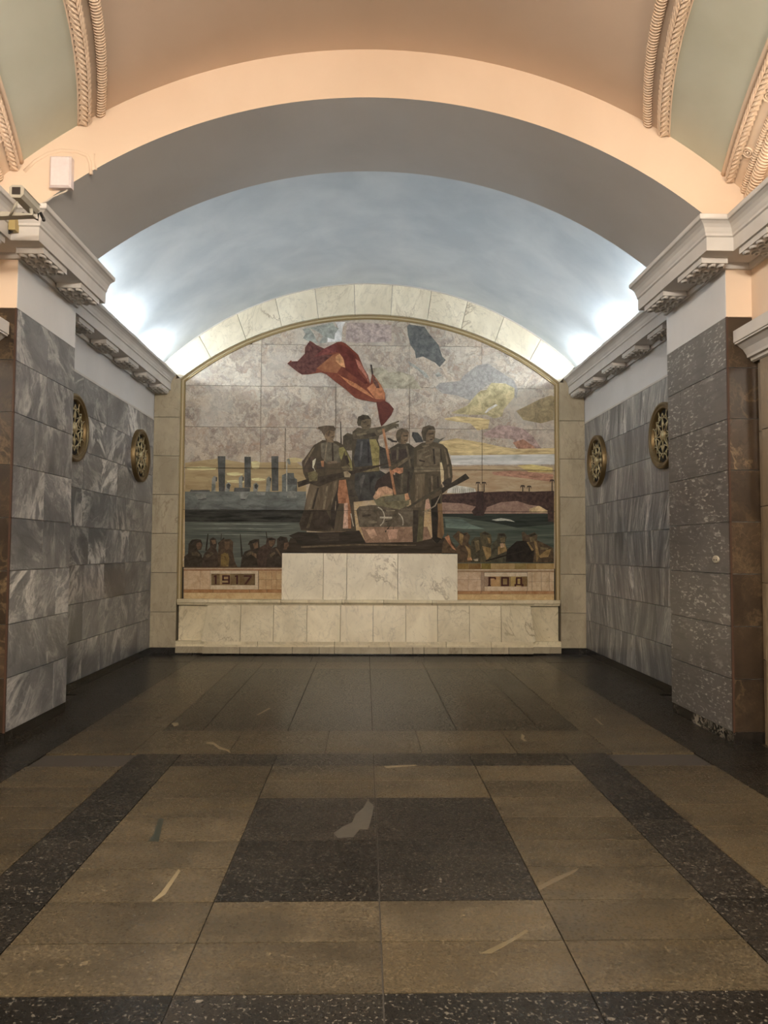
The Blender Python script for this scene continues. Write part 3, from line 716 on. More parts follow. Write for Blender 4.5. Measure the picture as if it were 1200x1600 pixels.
# ground, crowds
inlay(A, [(60,945),(15,1045),(1185,1050),(1110,960),(1060,930),(900,965),(560,960),(130,960)], (50,40,29), 'ground_piece', 8, HS, (76,62,46))
CB=(50,41,30)
inlay(P7, [(20,442),(20,330),(60,300),(65,200),(100,155),(150,148),(195,155),(210,210),(195,260),(160,265),(200,310),(212,360),(212,442)], CB, 'crowd_figure', 14)
inlay(P7, [(150,190),(185,178),(205,210),(190,255),(158,258),(145,220)], (86,62,44), 'crowd_face', 14)
inlay(P7, [(205,442),(205,360),(230,300),(290,230),(285,150),(320,130),(350,145),(360,200),(350,250),(385,330),(390,442)], (58,44,33), 'crowd_figure', 14)
inlay(P7, [(262,95),(272,95),(258,270),(238,272)], (38,32,24), 'crowd_rifle'); inlay(P7, [(405,95),(412,95),(405,160),(398,160)], (38,32,24), 'crowd_rifle')
inlay(P7, [(372,190),(400,165),(430,134),(440,140),(420,180),(380,225)], (38,32,24), 'crowd_rifle')
inlay(P7, [(370,442),(370,330),(380,200),(400,165),(440,150),(500,148),(530,180),(525,280),(545,380),(575,442)], (66,50,34), 'crowd_figure', 14)
inlay(P7, [(400,310),(440,290),(475,300),(490,350),(480,435),(400,435)], (104,82,36), 'crowd_coat', 14)
inlay(P7, [(440,175),(490,175),(490,240),(460,265),(440,240)], (88,66,44), 'crowd_face', 14)
inlay(P7, [(600,95),(606,95),(632,330),(612,335)], (38,32,24), 'crowd_rifle')
inlay(P7, [(605,442),(620,340),(650,280),(710,255),(700,210),(683,208),(700,170),(750,150),(800,150),(805,250),(800,442)], CB, 'crowd_figure', 14)
inlay(P7, [(730,290),(770,300),(775,350),(720,310)], (96,72,48), 'crowd_strap', 14)
inlay(P7, [(790,442),(770,330),(800,240),(870,200),(880,140),(930,130),(975,150),(965,200),(935,240),(920,300),(910,442)], (60,44,34), 'crowd_figure', 14)
inlay(P7, [(868,70),(876,70),(886,140),(876,142)], (38,32,24), 'crowd_rifle')
inlay(P7, [(870,442),(880,330),(940,240),(985,225),(985,150),(1020,120),(1090,130),(1110,200),(1090,260),(1060,288),(1052,292),(1052,442)], (52,42,31), 'crowd_figure', 14)
inlay(P7, [(1060,190),(1105,180),(1108,215),(1085,255),(1055,260)], (88,62,42), 'crowd_face', 14)
inlay(P7, [(965,245),(985,240),(1040,330),(1030,340)], (84,66,46), 'crowd_strap', 14)
CR=(60,54,36)
inlay(P8, [(155,448),(155,352),(0,352),(10,250),(60,150),(100,230),(150,300),(180,260),(110,180),(170,125),(220,150),(260,140),(290,180),(270,250),(310,300),(400,448)], (74,56,36), 'crowd_figure', 14)
inlay(P8, [(300,448),(290,330),(300,230),(340,190),(390,190),(410,250),(430,448)], CR, 'crowd_figure', 14)
inlay(P8, [(390,448),(400,250),(385,150),(440,130),(500,165),(510,240),(500,300),(520,448)], (70,62,40), 'crowd_figure', 14)
inlay(P8, [(500,448),(510,260),(560,210),(570,150),(640,150),(660,190),(640,260),(680,320),(680,448)], (62,58,42), 'crowd_figure', 14)
inlay(P8, [(800,448),(820,240),(810,145),(830,132),(870,170),(940,140),(970,170),(965,220),(1050,260),(1130,300),(1137,448)], (72,56,38), 'crowd_figure', 14)
inlay(P8, [(650,440),(660,320),(760,230),(850,225),(900,260),(940,320),(925,448)], (32,26,21), 'crowd_cloak', 10)
for q in ([(180,150),(225,160),(205,275),(180,250)], [(235,270),(290,310),(300,400),(258,420),(270,350)], [(410,280),(500,300),(500,380),(455,425)], [(570,290),(640,250),(662,330),(570,370)], [(930,210),(960,240),(992,380),(962,445),(948,300)], [(985,380),(1060,320),(1110,310),(1080,390),(1000,400)], [(860,240),(880,240),(935,320),(915,330)], [(460,190),(490,200),(495,250),(475,255)]): inlay(P8, q, (124,98,54), 'crowd_accent', 14)
inlay(P8, [(590,255),(625,250),(635,290),(600,300)], (150,118,88), 'crowd_face', 14)
inlay(P8, [(440,425),(640,370),(850,320),(852,330),(640,385),(450,438)], (34,28,22), 'crowd_rifle')
inlay(P8, [(260,400),(300,395),(310,425),(262,425)], (160,112,70), 'crowd_hand', 14); inlay(P8, [(320,415),(372,405),(368,432),(335,432)], (140,130,110), 'crowd_hand', 14)
inlay(P5, [(950,700),(1000,680),(1020,770),(1080,850),(1040,830),(985,760)], (150,96,62), 'crowd_accent', 14)
# group on the mound
inlay(A, [(525,865),(870,872),(975,870),(1005,950),(900,972),(560,978),(545,920)], (142,106,82), 'pink_rock_piece', 16, col2=(182,142,112))
inlay(A, [(48,930),(110,905),(240,908),(390,905),(520,895),(565,980),(110,988),(95,960)], (42,35,27), 'log_piece', 8, HS)
inlay(A, [(240,915),(385,915),(385,965),(260,968)], (58,48,38), 'log_piece', 8, HS)
OL=(78,67,50)
# soldier in long coat
inlay(A, [(410,345),(412,265),(440,242),(475,252),(478,360),(430,360)], (72,64,50), 'soldier_head', 12)
inlay(A, [(393,165),(398,165),(404,320),(394,320)], (58,52,44), 'bayonet')
inlay(A, [(275,290),(215,325),(185,370),(135,440),(145,510),(160,545),(190,585),(170,660),(150,760),(118,850),(130,895),(280,905),(500,900),(485,760),(480,640),(490,560),(520,500),(490,470),(440,370),(410,320),(375,300),(340,295)], OL, 'soldier_coat', 7, (1,1,.5), (104,90,68))
inlay(A, [(190,585),(250,600),(400,545),(390,620),(330,700),(300,760),(155,760),(172,660)], (88,74,56), 'coat_skirt', 7, (1.4,1,.3))
inlay(A, [(150,762),(300,762),(340,850),(330,895),(130,890),(120,850)], (52,42,31), 'coat_hem', 8)
inlay(A, [(385,560),(395,700),(370,760),(350,895),(330,860),(330,760),(365,640)], (48,40,31), 'coat_fold', 8)
inlay(A, [(262,312),(330,298),(388,330),(395,440),(300,450),(265,400)], (92,84,68), 'coat_front', 10)
inlay(A, [(300,300),(309,298),(292,430),(284,430)], (112,98,76), 'shoulder_strap')
inlay(A, [(245,202),(300,192),(350,195),(362,215),(356,232),(320,225),(295,240),(286,265),(265,225),(245,214)], (80,66,52), 'soldier_cap', 12)
inlay(A, [(295,240),(320,225),(358,232),(356,270),(345,287),(350,305),(300,305),(287,268)], (112,90,66), 'soldier_face', 16)
inlay(A, [(308,255),(318,228),(325,228),(318,270)], (76,62,48), 'face_shadow', 12); inlay(A, [(332,268),(350,262),(350,270),(335,276)], (70,54,42), 'face_shadow', 12)
inlay(A, [(208,420),(230,413),(226,440),(215,470),(228,500),(206,485)], (196,182,150), 'sky_gap_piece')
inlay(A, [(228,432),(285,428),(285,475),(234,488)], (62,54,46), 'pouch', 12); inlay(A, [(262,430),(284,428),(284,470),(268,468)], (140,92,56), 'pouch_flap', 12)
inlay(P1, [(830,720),(920,700),(960,760),(1010,860),(1110,1030),(1140,1140),(1050,1145),(1040,1060),(985,960),(940,780),(880,955),(840,850)], (120,112,60), 'yellow_sleeve_piece', 12)
inlay(P1, [(145,960),(300,870),(420,900),(340,960),(330,1080),(390,1140),(280,1180),(180,1160)], (70,56,46), 'soldier_arm', 10)
inlay(P1, [(620,970),(800,960),(800,1010),(620,1020)], (106,88,68), 'soldier_belt', 12)
inlay(P4, [(770,90),(860,80),(900,330),(930,510),(930,735),(890,735),(820,735),(850,400),(760,400),(750,280)], (150,94,60), 'rust_drape_piece', 14)
inlay(P4, [(835,400),(885,390),(890,735),(820,735),(835,520)], (172,134,112), 'pink_drape_piece', 22)
inlay(P4, [(920,535),(935,535),(970,705),(955,705)], (150,140,120), 'pale_edge_piece'); inlay(P4, [(720,370),(732,370),(726,500),(712,500)], (120,104,82), 'pale_edge_piece')
inlay(P4, [(955,205),(1000,260),(1020,350),(1005,365),(975,280)], (110,108,94), 'pale_edge_piece')
inlay(P4, [(880,80),(1000,90),(1070,370),(960,380),(930,500),(900,330)], (62,55,44), 'coat_tail', 8)
# leader with pointing arm
inlay(A, [(490,505),(650,488),(705,520),(640,560),(632,610),(622,690),(520,700),(490,620)], (56,55,52), 'leader_trousers', 9)
inlay(A, [(640,560),(720,500),(765,530),(765,650),(640,655),(622,610)], (50,38,31), 'dark_coat_piece', 9)
inlay(A, [(475,235),(510,205),(560,215),(640,205),(655,260),(645,290),(662,345),(652,470),(656,500),(480,512),(470,450)], (70,61,47), 'leader_jacket', 9)
inlay(A, [(505,285),(595,282),(608,460),(490,472),(482,420)], (60,60,61), 'leader_shirt', 9)
inlay(A, [(588,285),(632,285),(655,340),(652,458),(610,462)], (132,120,66), 'jacket_lining', 12)
inlay(A, [(510,490),(590,480),(655,470),(655,495),(560,505)], (112,98,62), 'leader_sash', 12)
inlay(A, [(475,235),(510,212),(600,212),(690,195),(740,175),(785,160),(788,168),(760,178),(786,184),(783,206),(770,196),(772,211),(756,206),(720,226),(660,258),(600,282),(480,285)], (84,75,57), 'leader_arm', 10)
inlay(A, [(540,252),(620,240),(640,262),(560,275)], (58,50,40), 'arm_fold', 10)
inlay(A, [(505,172),(512,135),(545,120),(580,125),(600,150),(570,148),(535,160),(528,195),(512,195)], (62,54,42), 'leader_cap', 12)
inlay(A, [(528,195),(535,160),(570,148),(600,152),(598,200),(582,217),(545,217)], (96,82,60), 'leader_face', 16)
inlay(A, [(545,170),(565,162),(570,172),(550,180)], (60,50,40), 'face_shadow', 12); inlay(A, [(570,190),(590,186),(590,196),(574,200)], (66,54,42), 'face_shadow', 12)
inlay(A, [(655,330),(690,345),(725,350),(735,480),(660,480)], (58,54,48), 'background_figure', 12)
# young sailor
inlay(A, [(725,345),(780,312),(850,312),(890,340),(895,500),(870,690),(740,695),(762,500),(730,470)], (64,57,45), 'sailor_tunic', 9)
inlay(A, [(735,360),(845,345),(850,400),(760,440),(735,440)], (58,47,42), 'tunic_front', 9)
inlay(A, [(765,255),(775,225),(805,212),(840,220),(852,240),(815,235),(800,262),(800,310),(785,310),(770,290)], (78,68,52), 'sailor_cap', 12)
inlay(A, [(800,262),(815,236),(852,240),(846,295),(828,317),(798,317)], (108,88,64), 'sailor_face', 16)
inlay(A, [(815,258),(845,256),(845,266),(815,268)], (66,54,42), 'face_shadow', 12); inlay(A, [(820,290),(840,287),(838,295),(822,298)], (70,54,42), 'face_shadow', 12)
inlay(A, [(708,275),(728,278),(748,292),(776,296),(772,306),(740,304),(724,292),(710,286)], (48,42,38), 'cap_ribbon')
inlay(A, [(700,345),(724,350),(730,380),(705,380)], (112,84,62), 'gripping_hand', 14)
# standing sailor
inlay(A, [(1008,268),(1060,285),(1100,268),(1060,300),(1045,318),(1000,320)], (92,90,80), 'sailor_collar', 12)
inlay(A, [(876,236),(912,240),(935,268),(950,302),(900,308),(884,282),(872,262)], (62,62,62), 'cap_ribbon', 12)
inlay(A, [(890,340),(940,308),(1010,300),(1080,320),(1110,350),(1140,460),(1145,540),(1110,610),(1085,580),(1085,500),(1068,430),(1068,520),(1078,620),(1070,760),(1065,960),(1040,985),(1010,960),(1000,760),(985,690),(960,720),(945,960),(880,975),(870,760),(860,600),(885,480)], (82,72,54), 'sailor_uniform', 7, (1,1,.6), (106,93,70))
inlay(A, [(905,360),(1000,330),(1060,345),(1062,460),(905,465)], (92,80,61), 'sailor_chest', 9)
inlay(A, [(888,470),(1062,466),(1066,500),(888,506)], (104,92,70), 'sailor_belt', 14)
inlay(A, [(895,520),(960,515),(955,700),(930,740),(890,740)], (96,82,60), 'trouser_panel', 8, (1.6,1,.4))
inlay(A, [(985,520),(1068,520),(1070,640),(1010,690),(985,640)], (72,62,46), 'trouser_panel', 8)
inlay(A, [(1000,690),(1060,660),(1068,955),(1040,985),(1010,955)], (36,30,23), 'dark_leg_piece', 8)
inlay(A, [(880,760),(915,760),(915,970),(878,975)], (52,44,34), 'dark_leg_piece', 8)
inlay(A, [(920,800),(945,800),(945,965),(905,972)], (78,74,48), 'leg_highlight', 8)
inlay(A, [(965,690),(985,680),(1000,750),(960,755)], (168,128,104), 'pink_rock_piece', 16)
inlay(A, [(935,240),(945,205),(985,190),(1020,200),(1030,222),(985,222),(968,250),(965,300),(948,296)], (72,64,50), 'sailor_cap', 12)
inlay(A, [(965,300),(968,250),(985,222),(1030,226),(1025,282),(1003,312),(966,318)], (104,86,64), 'sailor_face', 16)
inlay(A, [(985,245),(1018,242),(1020,252),(988,256)], (64,52,42), 'face_shadow', 12); inlay(A, [(992,285),(1012,281),(1010,289),(994,292)], (66,52,42), 'face_shadow', 12)
inlay(A, [(925,380),(985,355),(990,362),(930,390)], (108,96,74), 'chest_fold', 12)
inlay(A, [(1060,440),(1072,440),(1086,500),(1086,560),(1068,590)], (196,160,118), 'sky_gap_piece')
inlay(A, [(1075,575),(1110,545),(1142,550),(1130,610),(1100,620)], (56,50,42), 'sailor_hand', 12)
# post, machine gun and its wheels
inlay(P5, [(870,330),(920,330),(938,560),(945,660),(920,720),(868,700),(880,500)], (106,78,46), 'wooden_post', 9, (1.5,1,.4))
inlay(A, [(500,760),(520,735),(600,725),(880,735),(880,870),(520,872)], (86,76,60), 'gun_carriage', 10)
inlay(A, [(612,680),(640,672),(840,650),(855,700),(850,725),(790,755),(640,730)], (106,98,70), 'gun_body', 10)
inlay(A, [(612,672),(650,610),(700,598),(745,622),(745,652),(690,655),(630,690)], (172,130,98), 'pink_bundle_piece', 16)
inlay(A, [(690,672),(820,655),(825,690),(690,708)], (92,88,68), 'gun_barrel', 10)
inlay(A, [(822,652),(845,645),(858,685),(830,697)], (180,122,82), 'gun_muzzle', 14)
for cx, cy, R_, a0, a1 in ((630,805,62,-75,60), (755,840,62,-65,20)):
    o_ = [(cx+R_*math.cos(g*R2D), cy+R_*1.15*math.sin(g*R2D)) for g in range(a0, a1+1, 9)]; i_ = [(cx+(R_-7)*math.cos(g*R2D), cy+(R_-7)*1.15*math.sin(g*R2D)) for g in range(a1, a0-1, -9)]
    inlay(A, o_+i_, (156,146,126), 'wheel_rim', 12)
inlay(A, [(658,803),(740,803),(740,815),(658,815)], (156,146,126), 'wheel_axle', 12)
for g in (100,150,210): inlay(A, [(755+8*math.cos(g*R2D), 830+8*math.sin(g*R2D)), (755+70*math.cos((g+4)*R2D), 870+70*math.sin((g+4)*R2D)), (755+70*math.cos((g-4)*R2D), 870+70*math.sin((g-4)*R2D))], (46,38,30), 'wheel_spoke', 12)
# folds and lights in the clothing, each a narrow stone
LT, DK = (104,90,68), (52,43,33)
for q, c_ in (([(205,350),(225,335),(190,400),(160,450),(152,470),(158,430)], LT), ([(335,310),(345,312),(350,430),(338,432)], DK), ([(240,610),(252,608),(215,750),(200,752)], DK),
              ([(300,600),(312,596),(290,750),(275,752)], LT), ([(225,620),(235,616),(190,750),(176,752)], LT), ([(355,570),(368,566),(345,690),(330,730)], LT), ([(200,770),(215,768),(185,880),(165,880)], (70,58,43)),
              ([(400,470),(440,460),(470,480),(450,495),(410,490)], (96,84,60)), ([(420,400),(440,390),(455,440),(440,455)], DK), ([(500,250),(560,240),(575,250),(505,262)], (112,98,72)),
              ([(640,225),(690,210),(700,218),(650,240)], (108,94,70)), ([(530,300),(545,298),(535,400),(522,430)], (80,80,80)), ([(575,300),(583,300),(590,440),(578,445)], (42,42,44)),
              ([(520,560),(545,520),(560,525),(540,600),(528,660)], (78,76,70)), ([(590,540),(625,520),(632,530),(600,570),(590,650)], (40,38,36)),
              ([(770,340),(785,335),(780,430),(768,432)], (88,80,62)), ([(830,330),(842,330),(870,470),(858,478)], (90,80,62)), ([(800,520),(815,515),(810,640),(795,645)], (84,76,58)), ([(845,500),(858,500),(850,640),(838,645)], DK),
              ([(1085,345),(1098,355),(1120,450),(1108,455)], LT), ([(1060,350),(1068,350),(1075,425),(1066,425)], DK), ([(940,330),(985,318),(990,326),(950,345)], LT), ([(1010,350),(1022,348),(1030,450),(1018,455)], DK),
              ([(960,400),(1000,385),(1002,393),(962,412)], LT), ([(920,420),(960,430),(958,440),(922,432)], DK), ([(905,540),(917,538),(910,700),(900,720)], LT), ([(1000,530),(1012,530),(1015,640),(1003,650)], LT), ([(1040,530),(1050,530),(1055,630),(1044,640)], DK),
              ([(1110,470),(1122,468),(1130,540),(1118,545)], LT), ([(700,760),(760,758),(758,766),(702,768)], (118,106,84)), ([(540,790),(600,785),(598,800),(542,806)], (66,56,44)), ([(580,830),(640,826),(640,845),(582,850)], (104,92,72)),
              ([(130,1000),(500,985),(900,990),(900,998),(500,996),(130,1012)], (86,72,52)), ([(560,890),(620,885),(640,930),(600,950)], (176,136,108)), ([(700,890),(780,885),(770,950),(720,955)], (164,124,100))):
    inlay(A, q, c_, 'fold_piece', 12)
for q in ([(85,170),(120,158),(180,158),(120,172),(95,210)], [(290,150),(320,136),(345,150),(320,158)], [(700,175),(750,158),(795,160),(760,180),(715,205)], [(890,145),(930,138),(968,152),(920,162)], [(995,150),(1022,128),(1085,136),(1060,160),(1010,170)]): inlay(P7, q, (38,32,25), 'crowd_cap', 14)
for q in ([(735,195),(785,180),(790,240),(750,250)], [(900,165),(960,160),(955,200),(925,230),(905,210)], [(300,160),(345,158),(350,195),(320,205)]): inlay(P7, q, (92,68,46), 'crowd_face', 14)
for q in ([(90,290),(150,280),(185,310),(180,330),(100,320)], [(240,320),(300,280),(330,300),(260,350)], [(660,300),(710,275),(740,285),(680,330)], [(910,310),(960,280),(970,300),(920,340)]): inlay(P7, q, (76,62,44), 'crowd_light', 14)
for q in ([(180,135),(220,158),(260,150),(230,175)], [(400,150),(440,138),(490,165),(440,165)], [(575,158),(635,156),(650,180),(580,175)], [(880,170),(940,148),(960,165),(900,185)]): inlay(P8, q, (46,40,28), 'crowd_cap', 14)
for q in ([(330,230),(375,220),(385,320),(350,340)], [(590,200),(640,190),(640,240),(600,245)], [(890,190),(950,185),(940,230),(900,240)], [(1000,290),(1080,300),(1070,320),(1000,315)]): inlay(P8, q, (98,84,54), 'crowd_light', 14)
# rifles, flag staff, hands, flag
inlay(A, [(105,572),(190,545),(400,508),(470,498),(660,455),(860,402),(862,409),(660,466),(470,522),(400,545),(250,602),(190,580),(112,607)], (56,47,35), 'rifle', 10)
inlay(P1, [(250,1190),(380,1150),(440,1200),(430,1340),(280,1350)], (104,94,60), 'gripping_hand', 14)
inlay(P1, [(920,1170),(990,1150),(1060,1210),(1040,1270),(940,1265)], (136,118,88), 'gripping_hand', 14)
inlay(BR, [(50,345),(145,292),(258,218),(292,258),(190,312),(110,350),(60,390)], (52,46,37), 'rifle_butt', 10)
inlay(P5, [(905,148),(918,168),(760,260),(550,388),(530,375),(720,250)], (64,56,44), 'rifle', 10)
inlay(P5, [(905,225),(912,232),(850,360),(760,415),(700,425),(760,402),(840,350)], (128,116,94), 'rifle_sling', 10)
inlay(A, [(672,215),(688,215),(768,655),(752,655)], (152,100,64), 'flag_staff', 10)
inlay(A, [(735,482),(760,472),(790,478),(815,475),(812,508),(790,517),(762,505),(748,522),(736,505)], (168,108,74), 'gripping_hand', 16)
inlay(A, [(715,470),(770,450),(850,398),(868,410),(780,470),(735,495)], (92,80,60), 'sailor_arm', 12)
FL=(120,52,36)
flag = inlay(P6, [(55,410),(90,378),(95,390),(150,388),(218,318),(220,262),(265,197),(290,210),(330,240),(400,270),(520,210),(560,205),(600,222),(650,265),(720,330),(740,380),(770,455),(810,520),(830,600),(838,560),(848,500),(880,540),(935,615),(970,690),(974,765),(880,772),(760,752),(690,730),(600,650),(500,575),(420,510),(370,492),(250,510),(190,512),(140,480),(90,440)], FL, 'red_flag', 8, (1,1,1), (150,70,48))
inlay(P6, [(888,770),(972,762),(1010,785),(1053,835),(1030,890),(970,965),(935,999),(922,960),(905,860)], (96,40,34), 'flag_corner', 9, col2=(122,58,48))
inlay(P6, [(58,410),(95,392),(150,390),(218,320),(222,262),(265,200),(330,242),(398,272),(300,350),(400,330),(480,325),(330,455),(320,490),(250,508),(190,510),(140,478)], (82,40,36), 'flag_fold', 22, col2=(124,74,66))
inlay(P6, [(330,455),(480,330),(540,310),(580,360),(598,450),(560,440),(520,500),(400,488)], (150,84,48), 'flag_fold', 14, col2=(176,108,66))
inlay(P6, [(505,345),(545,318),(578,362),(596,448),(555,432),(510,390)], (176,116,70), 'flag_fold', 10)
inlay(P6, [(510,222),(600,250),(690,320),(735,440),(700,460),(815,598),(780,600),(600,470),(590,380),(540,308),(480,300),(490,250)], (98,36,30), 'flag_fold', 9, col2=(128,54,42))
inlay(P6, [(400,275),(520,214),(510,300),(400,328),(300,350)], (106,48,44), 'flag_fold', 12)
inlay(P6, [(520,500),(560,530),(700,600),(800,670),(870,740),(760,680),(640,610)], (160,94,54), 'flag_fold', 12)
inlay(P6, [(800,640),(850,600),(880,545),(935,618),(968,690),(966,748),(880,742)], (158,92,54), 'flag_fold', 12)
inlay(P6, [(690,365),(738,395),(768,460),(806,530),(820,590),(770,510),(720,450)], (150,84,66), 'flag_fold', 16)
inlay(P6, [(848,520),(900,580),(920,640),(890,640),(856,580)], (92,56,46), 'flag_fold', 16)
inlay(P6, [(830,420),(846,420),(860,505),(846,515)], (56,46,42), 'staff_tip')
# slab joints that run on across the picture
for y in (733, 798):
    za = pw(580, y)[1]; MB().box((-XM, YM-.0125, za-.0028), (XM, YM-.002, za+.0028)).build('joint', M_GROUT, ms)
for x, ya, yb in ((525, 600, 669), (446, 669, 733), (640, 605, 700), (753, 669, 798)):
    xa, z1 = pw(x, ya); z0 = pw(x, yb)[1]; MB().box((xa-.0025, YM-.0125, z0), (xa+.0025, YM-.002, z1)).build('joint', M_GROUT, ms)
# gilt moulding around the mosaic
def frame_ring(d0, d1, y0, y1, m, name):
    v = []; n = 60
    def outline(d):
        x = XI-d; p = [(-x, ZL)]
        for i in range(n+1): q = -x+2*x*i/n; p.append((q, arc_pt(RI-d, CI, q)))
        p.append((x, ZL)); return p
    o, i = outline(d0), outline(d1); k = len(o)
    V = [(x,y0,z) for x,z in o]+[(x,y0,z) for x,z in i]+[(x,y1,z) for x,z in o]+[(x,y1,z) for x,z in i]; Fq = []
    for a in range(k-1): Fq += [(a,a+k,a+k+1,a+1)[::-1], (a+k,a+3*k,a+3*k+1,a+k+1)[::-1], (a+2*k,a,a+1,a+2*k+1)[::-1]]
    obj(name, mesh(name, V, Fq), ms, m)
frame_ring(.0005, .016, YM-.05, YM+.02, M_GILT, 'frame'); frame_ring(.016, .034, YM-.036, YM+.02, plain('pale_frame_stone', lin((188,172,140)), .4), 'frame'); frame_ring(.034, .056, YM-.022, YM+.02, M_GILT, 'frame')

# ------------------------------------------------------------------ inscription panels
def glyph(T, rects, parent, m):
    mb = MB(); ox, oy, sc = T
    for q in rects:
        P = [pw(ox+x/sc, oy+y/sc) for x, y in q]; v, f = prism_y(P, YM-.012, YM-.006); mb.add(v, f)
    mb.build('letter', m, parent)
def R_(x0,y0,x1,y1): return [(x0,y0),(x1,y0),(x1,y1),(x0,y1)]
M_LET = mos((78,34,28), (98,50,40), 20); M_STRIP = (206,176,138)
def panel(T, r, col, name, parent, d=.006, sc_=10, stretch=(1,1,1)):
    ox, oy, sc = T; P = [pw(ox+x/sc, oy+y/sc) for x, y in r]; P = [(max(-XM, min(XM, x)), max(ZL, z)) for x, z in P]
    v, f = prism_y(P, YM-d, YM); return obj(name, mesh(name, v, f), parent, mos((min(255, col[0]-4), col[1]-14, col[2]-20), tuple(min(255, round(k*1.1)) for k in col), sc_, stretch))
sl = thing('inscription_panel', (-2, YM, ZL), 'peach stone panel inscribed 1917 left of the marble block', 'inscription')
for a, b in ((14,185),(185,290)): panel(P7, R_(a+1,478,b-1,672), (206,176,138), 'border_stone', sl)
panel(P7, R_(291,478,790,509), (210,192,160), 'border_stone', sl); panel(P7, R_(291,629,790,672), (210,192,160), 'border_stone', sl)
panel(P7, R_(291,510,302,628), (206,186,152), 'border_stone', sl); panel(P7, R_(758,510,790,628), (210,192,160), 'border_stone', sl)
for a, b, c in ((302,390,(128,106,70)),(390,500,(168,140,92)),(500,600,(132,110,72)),(600,757,(120,98,62))): panel(P7, R_(a,510,b,628), c, 'inscription_ground', sl, .004)
for a, b in ((796,870),(872,930),(932,978),(980,1052)):
    for c, d in ((478,570),(572,672)): panel(P7, R_(a,c,b,d), (202,166,118), 'border_stone', sl)
panel(P7, R_(14,440,1055,448), (110,84,60), 'border_line', sl, .007); panel(P7, R_(14,450,1055,462), (206,184,150), 'border_line', sl, .008); panel(P7, R_(14,464,1055,476), (178,124,86), 'border_line', sl, .007)
for a, b in ((14,320),(322,700),(702,880),(882,1055)): panel(P7, R_(a,674,b-2,706), (184,132,82), 'border_stone', sl)
panel(P7, R_(14,708,1055,780), (210,180,126), 'border_line', sl, .007)
glyph(P7, [R_(340,525,358,618), R_(328,528,342,542)], sl, M_LET)
glyph(P7, [R_(416,525,496,540), R_(416,540,434,580), R_(478,540,496,618), R_(416,566,480,580), R_(416,602,480,618)], sl, M_LET)
glyph(P7, [R_(562,525,580,618), R_(548,528,564,542)], sl, M_LET)
glyph(P7, [R_(640,525,724,541), [(704,541),(724,541),(668,618),(646,618)]], sl, M_LET)
sr = thing('inscription_panel', (2, YM, ZL), 'peach stone panel inscribed ГОД, three Cyrillic letters, right of the marble block', 'inscription')
for a, b, c in ((152,275,(150,120,58)),(275,400,(140,108,56)),(402,500,(132,112,44)),(500,740,(176,146,92)),(740,860,(150,128,70)),(860,960,(158,128,70)),(960,1140,(180,150,92))): panel(P8, R_(a,456,b-2,514), c, 'border_stone', sr)
panel(P8, R_(152,516,1140,528), (212,192,158), 'border_line', sr, .009); panel(P8, R_(152,530,1140,542), (172,142,108), 'border_line', sr, .006)
for a, b in ((152,270),(272,398)):
    for c, d in ((544,620),(622,735)): panel(P8, R_(a,c,b,d), (206,178,146), 'border_stone', sr)
panel(P8, R_(400,544,432,735), (172,146,122), 'border_stone', sr); panel(P8, R_(434,548,866,588), (212,196,166), 'border_stone', sr); panel(P8, R_(434,690,866,735), (210,188,156), 'border_stone', sr)
for a, b, c in ((434,500,(160,132,106)),(500,590,(196,152,96)),(590,700,(150,124,76)),(700,800,(186,158,88)),(800,868,(138,110,66))): panel(P8, R_(a,589,b,689), c, 'inscription_ground', sr, .004)
for a, b in ((870,915),(917,1010),(1012,1090),(1092,1140)):
    for c, d in ((544,640),(642,735)): panel(P8, R_(a,c,b-1,d), (204,178,142), 'border_stone', sr)
for a, b in ((152,400),(402,610),(612,860),(862,1140)): panel(P8, R_(a,737,b-2,766), (186,136,88), 'border_stone', sr)
panel(P8, R_(152,768,1140,840), (208,176,120), 'border_line', sr, .007)
glyph(P8, [R_(474,594,492,684), R_(474,594,548,608), R_(536,608,550,618), R_(468,674,498,684)], sr, M_LET)
glyph(P8, [R_(602,594,682,610), R_(602,670,682,686), R_(602,610,620,670), R_(664,610,682,670)], sr, M_LET)
glyph(P8, [R_(752,596,812,611), R_(750,611,768,665), R_(796,611,814,665), R_(738,664,828,678), R_(738,678,754,690), R_(812,678,828,690)], sr, M_LET)

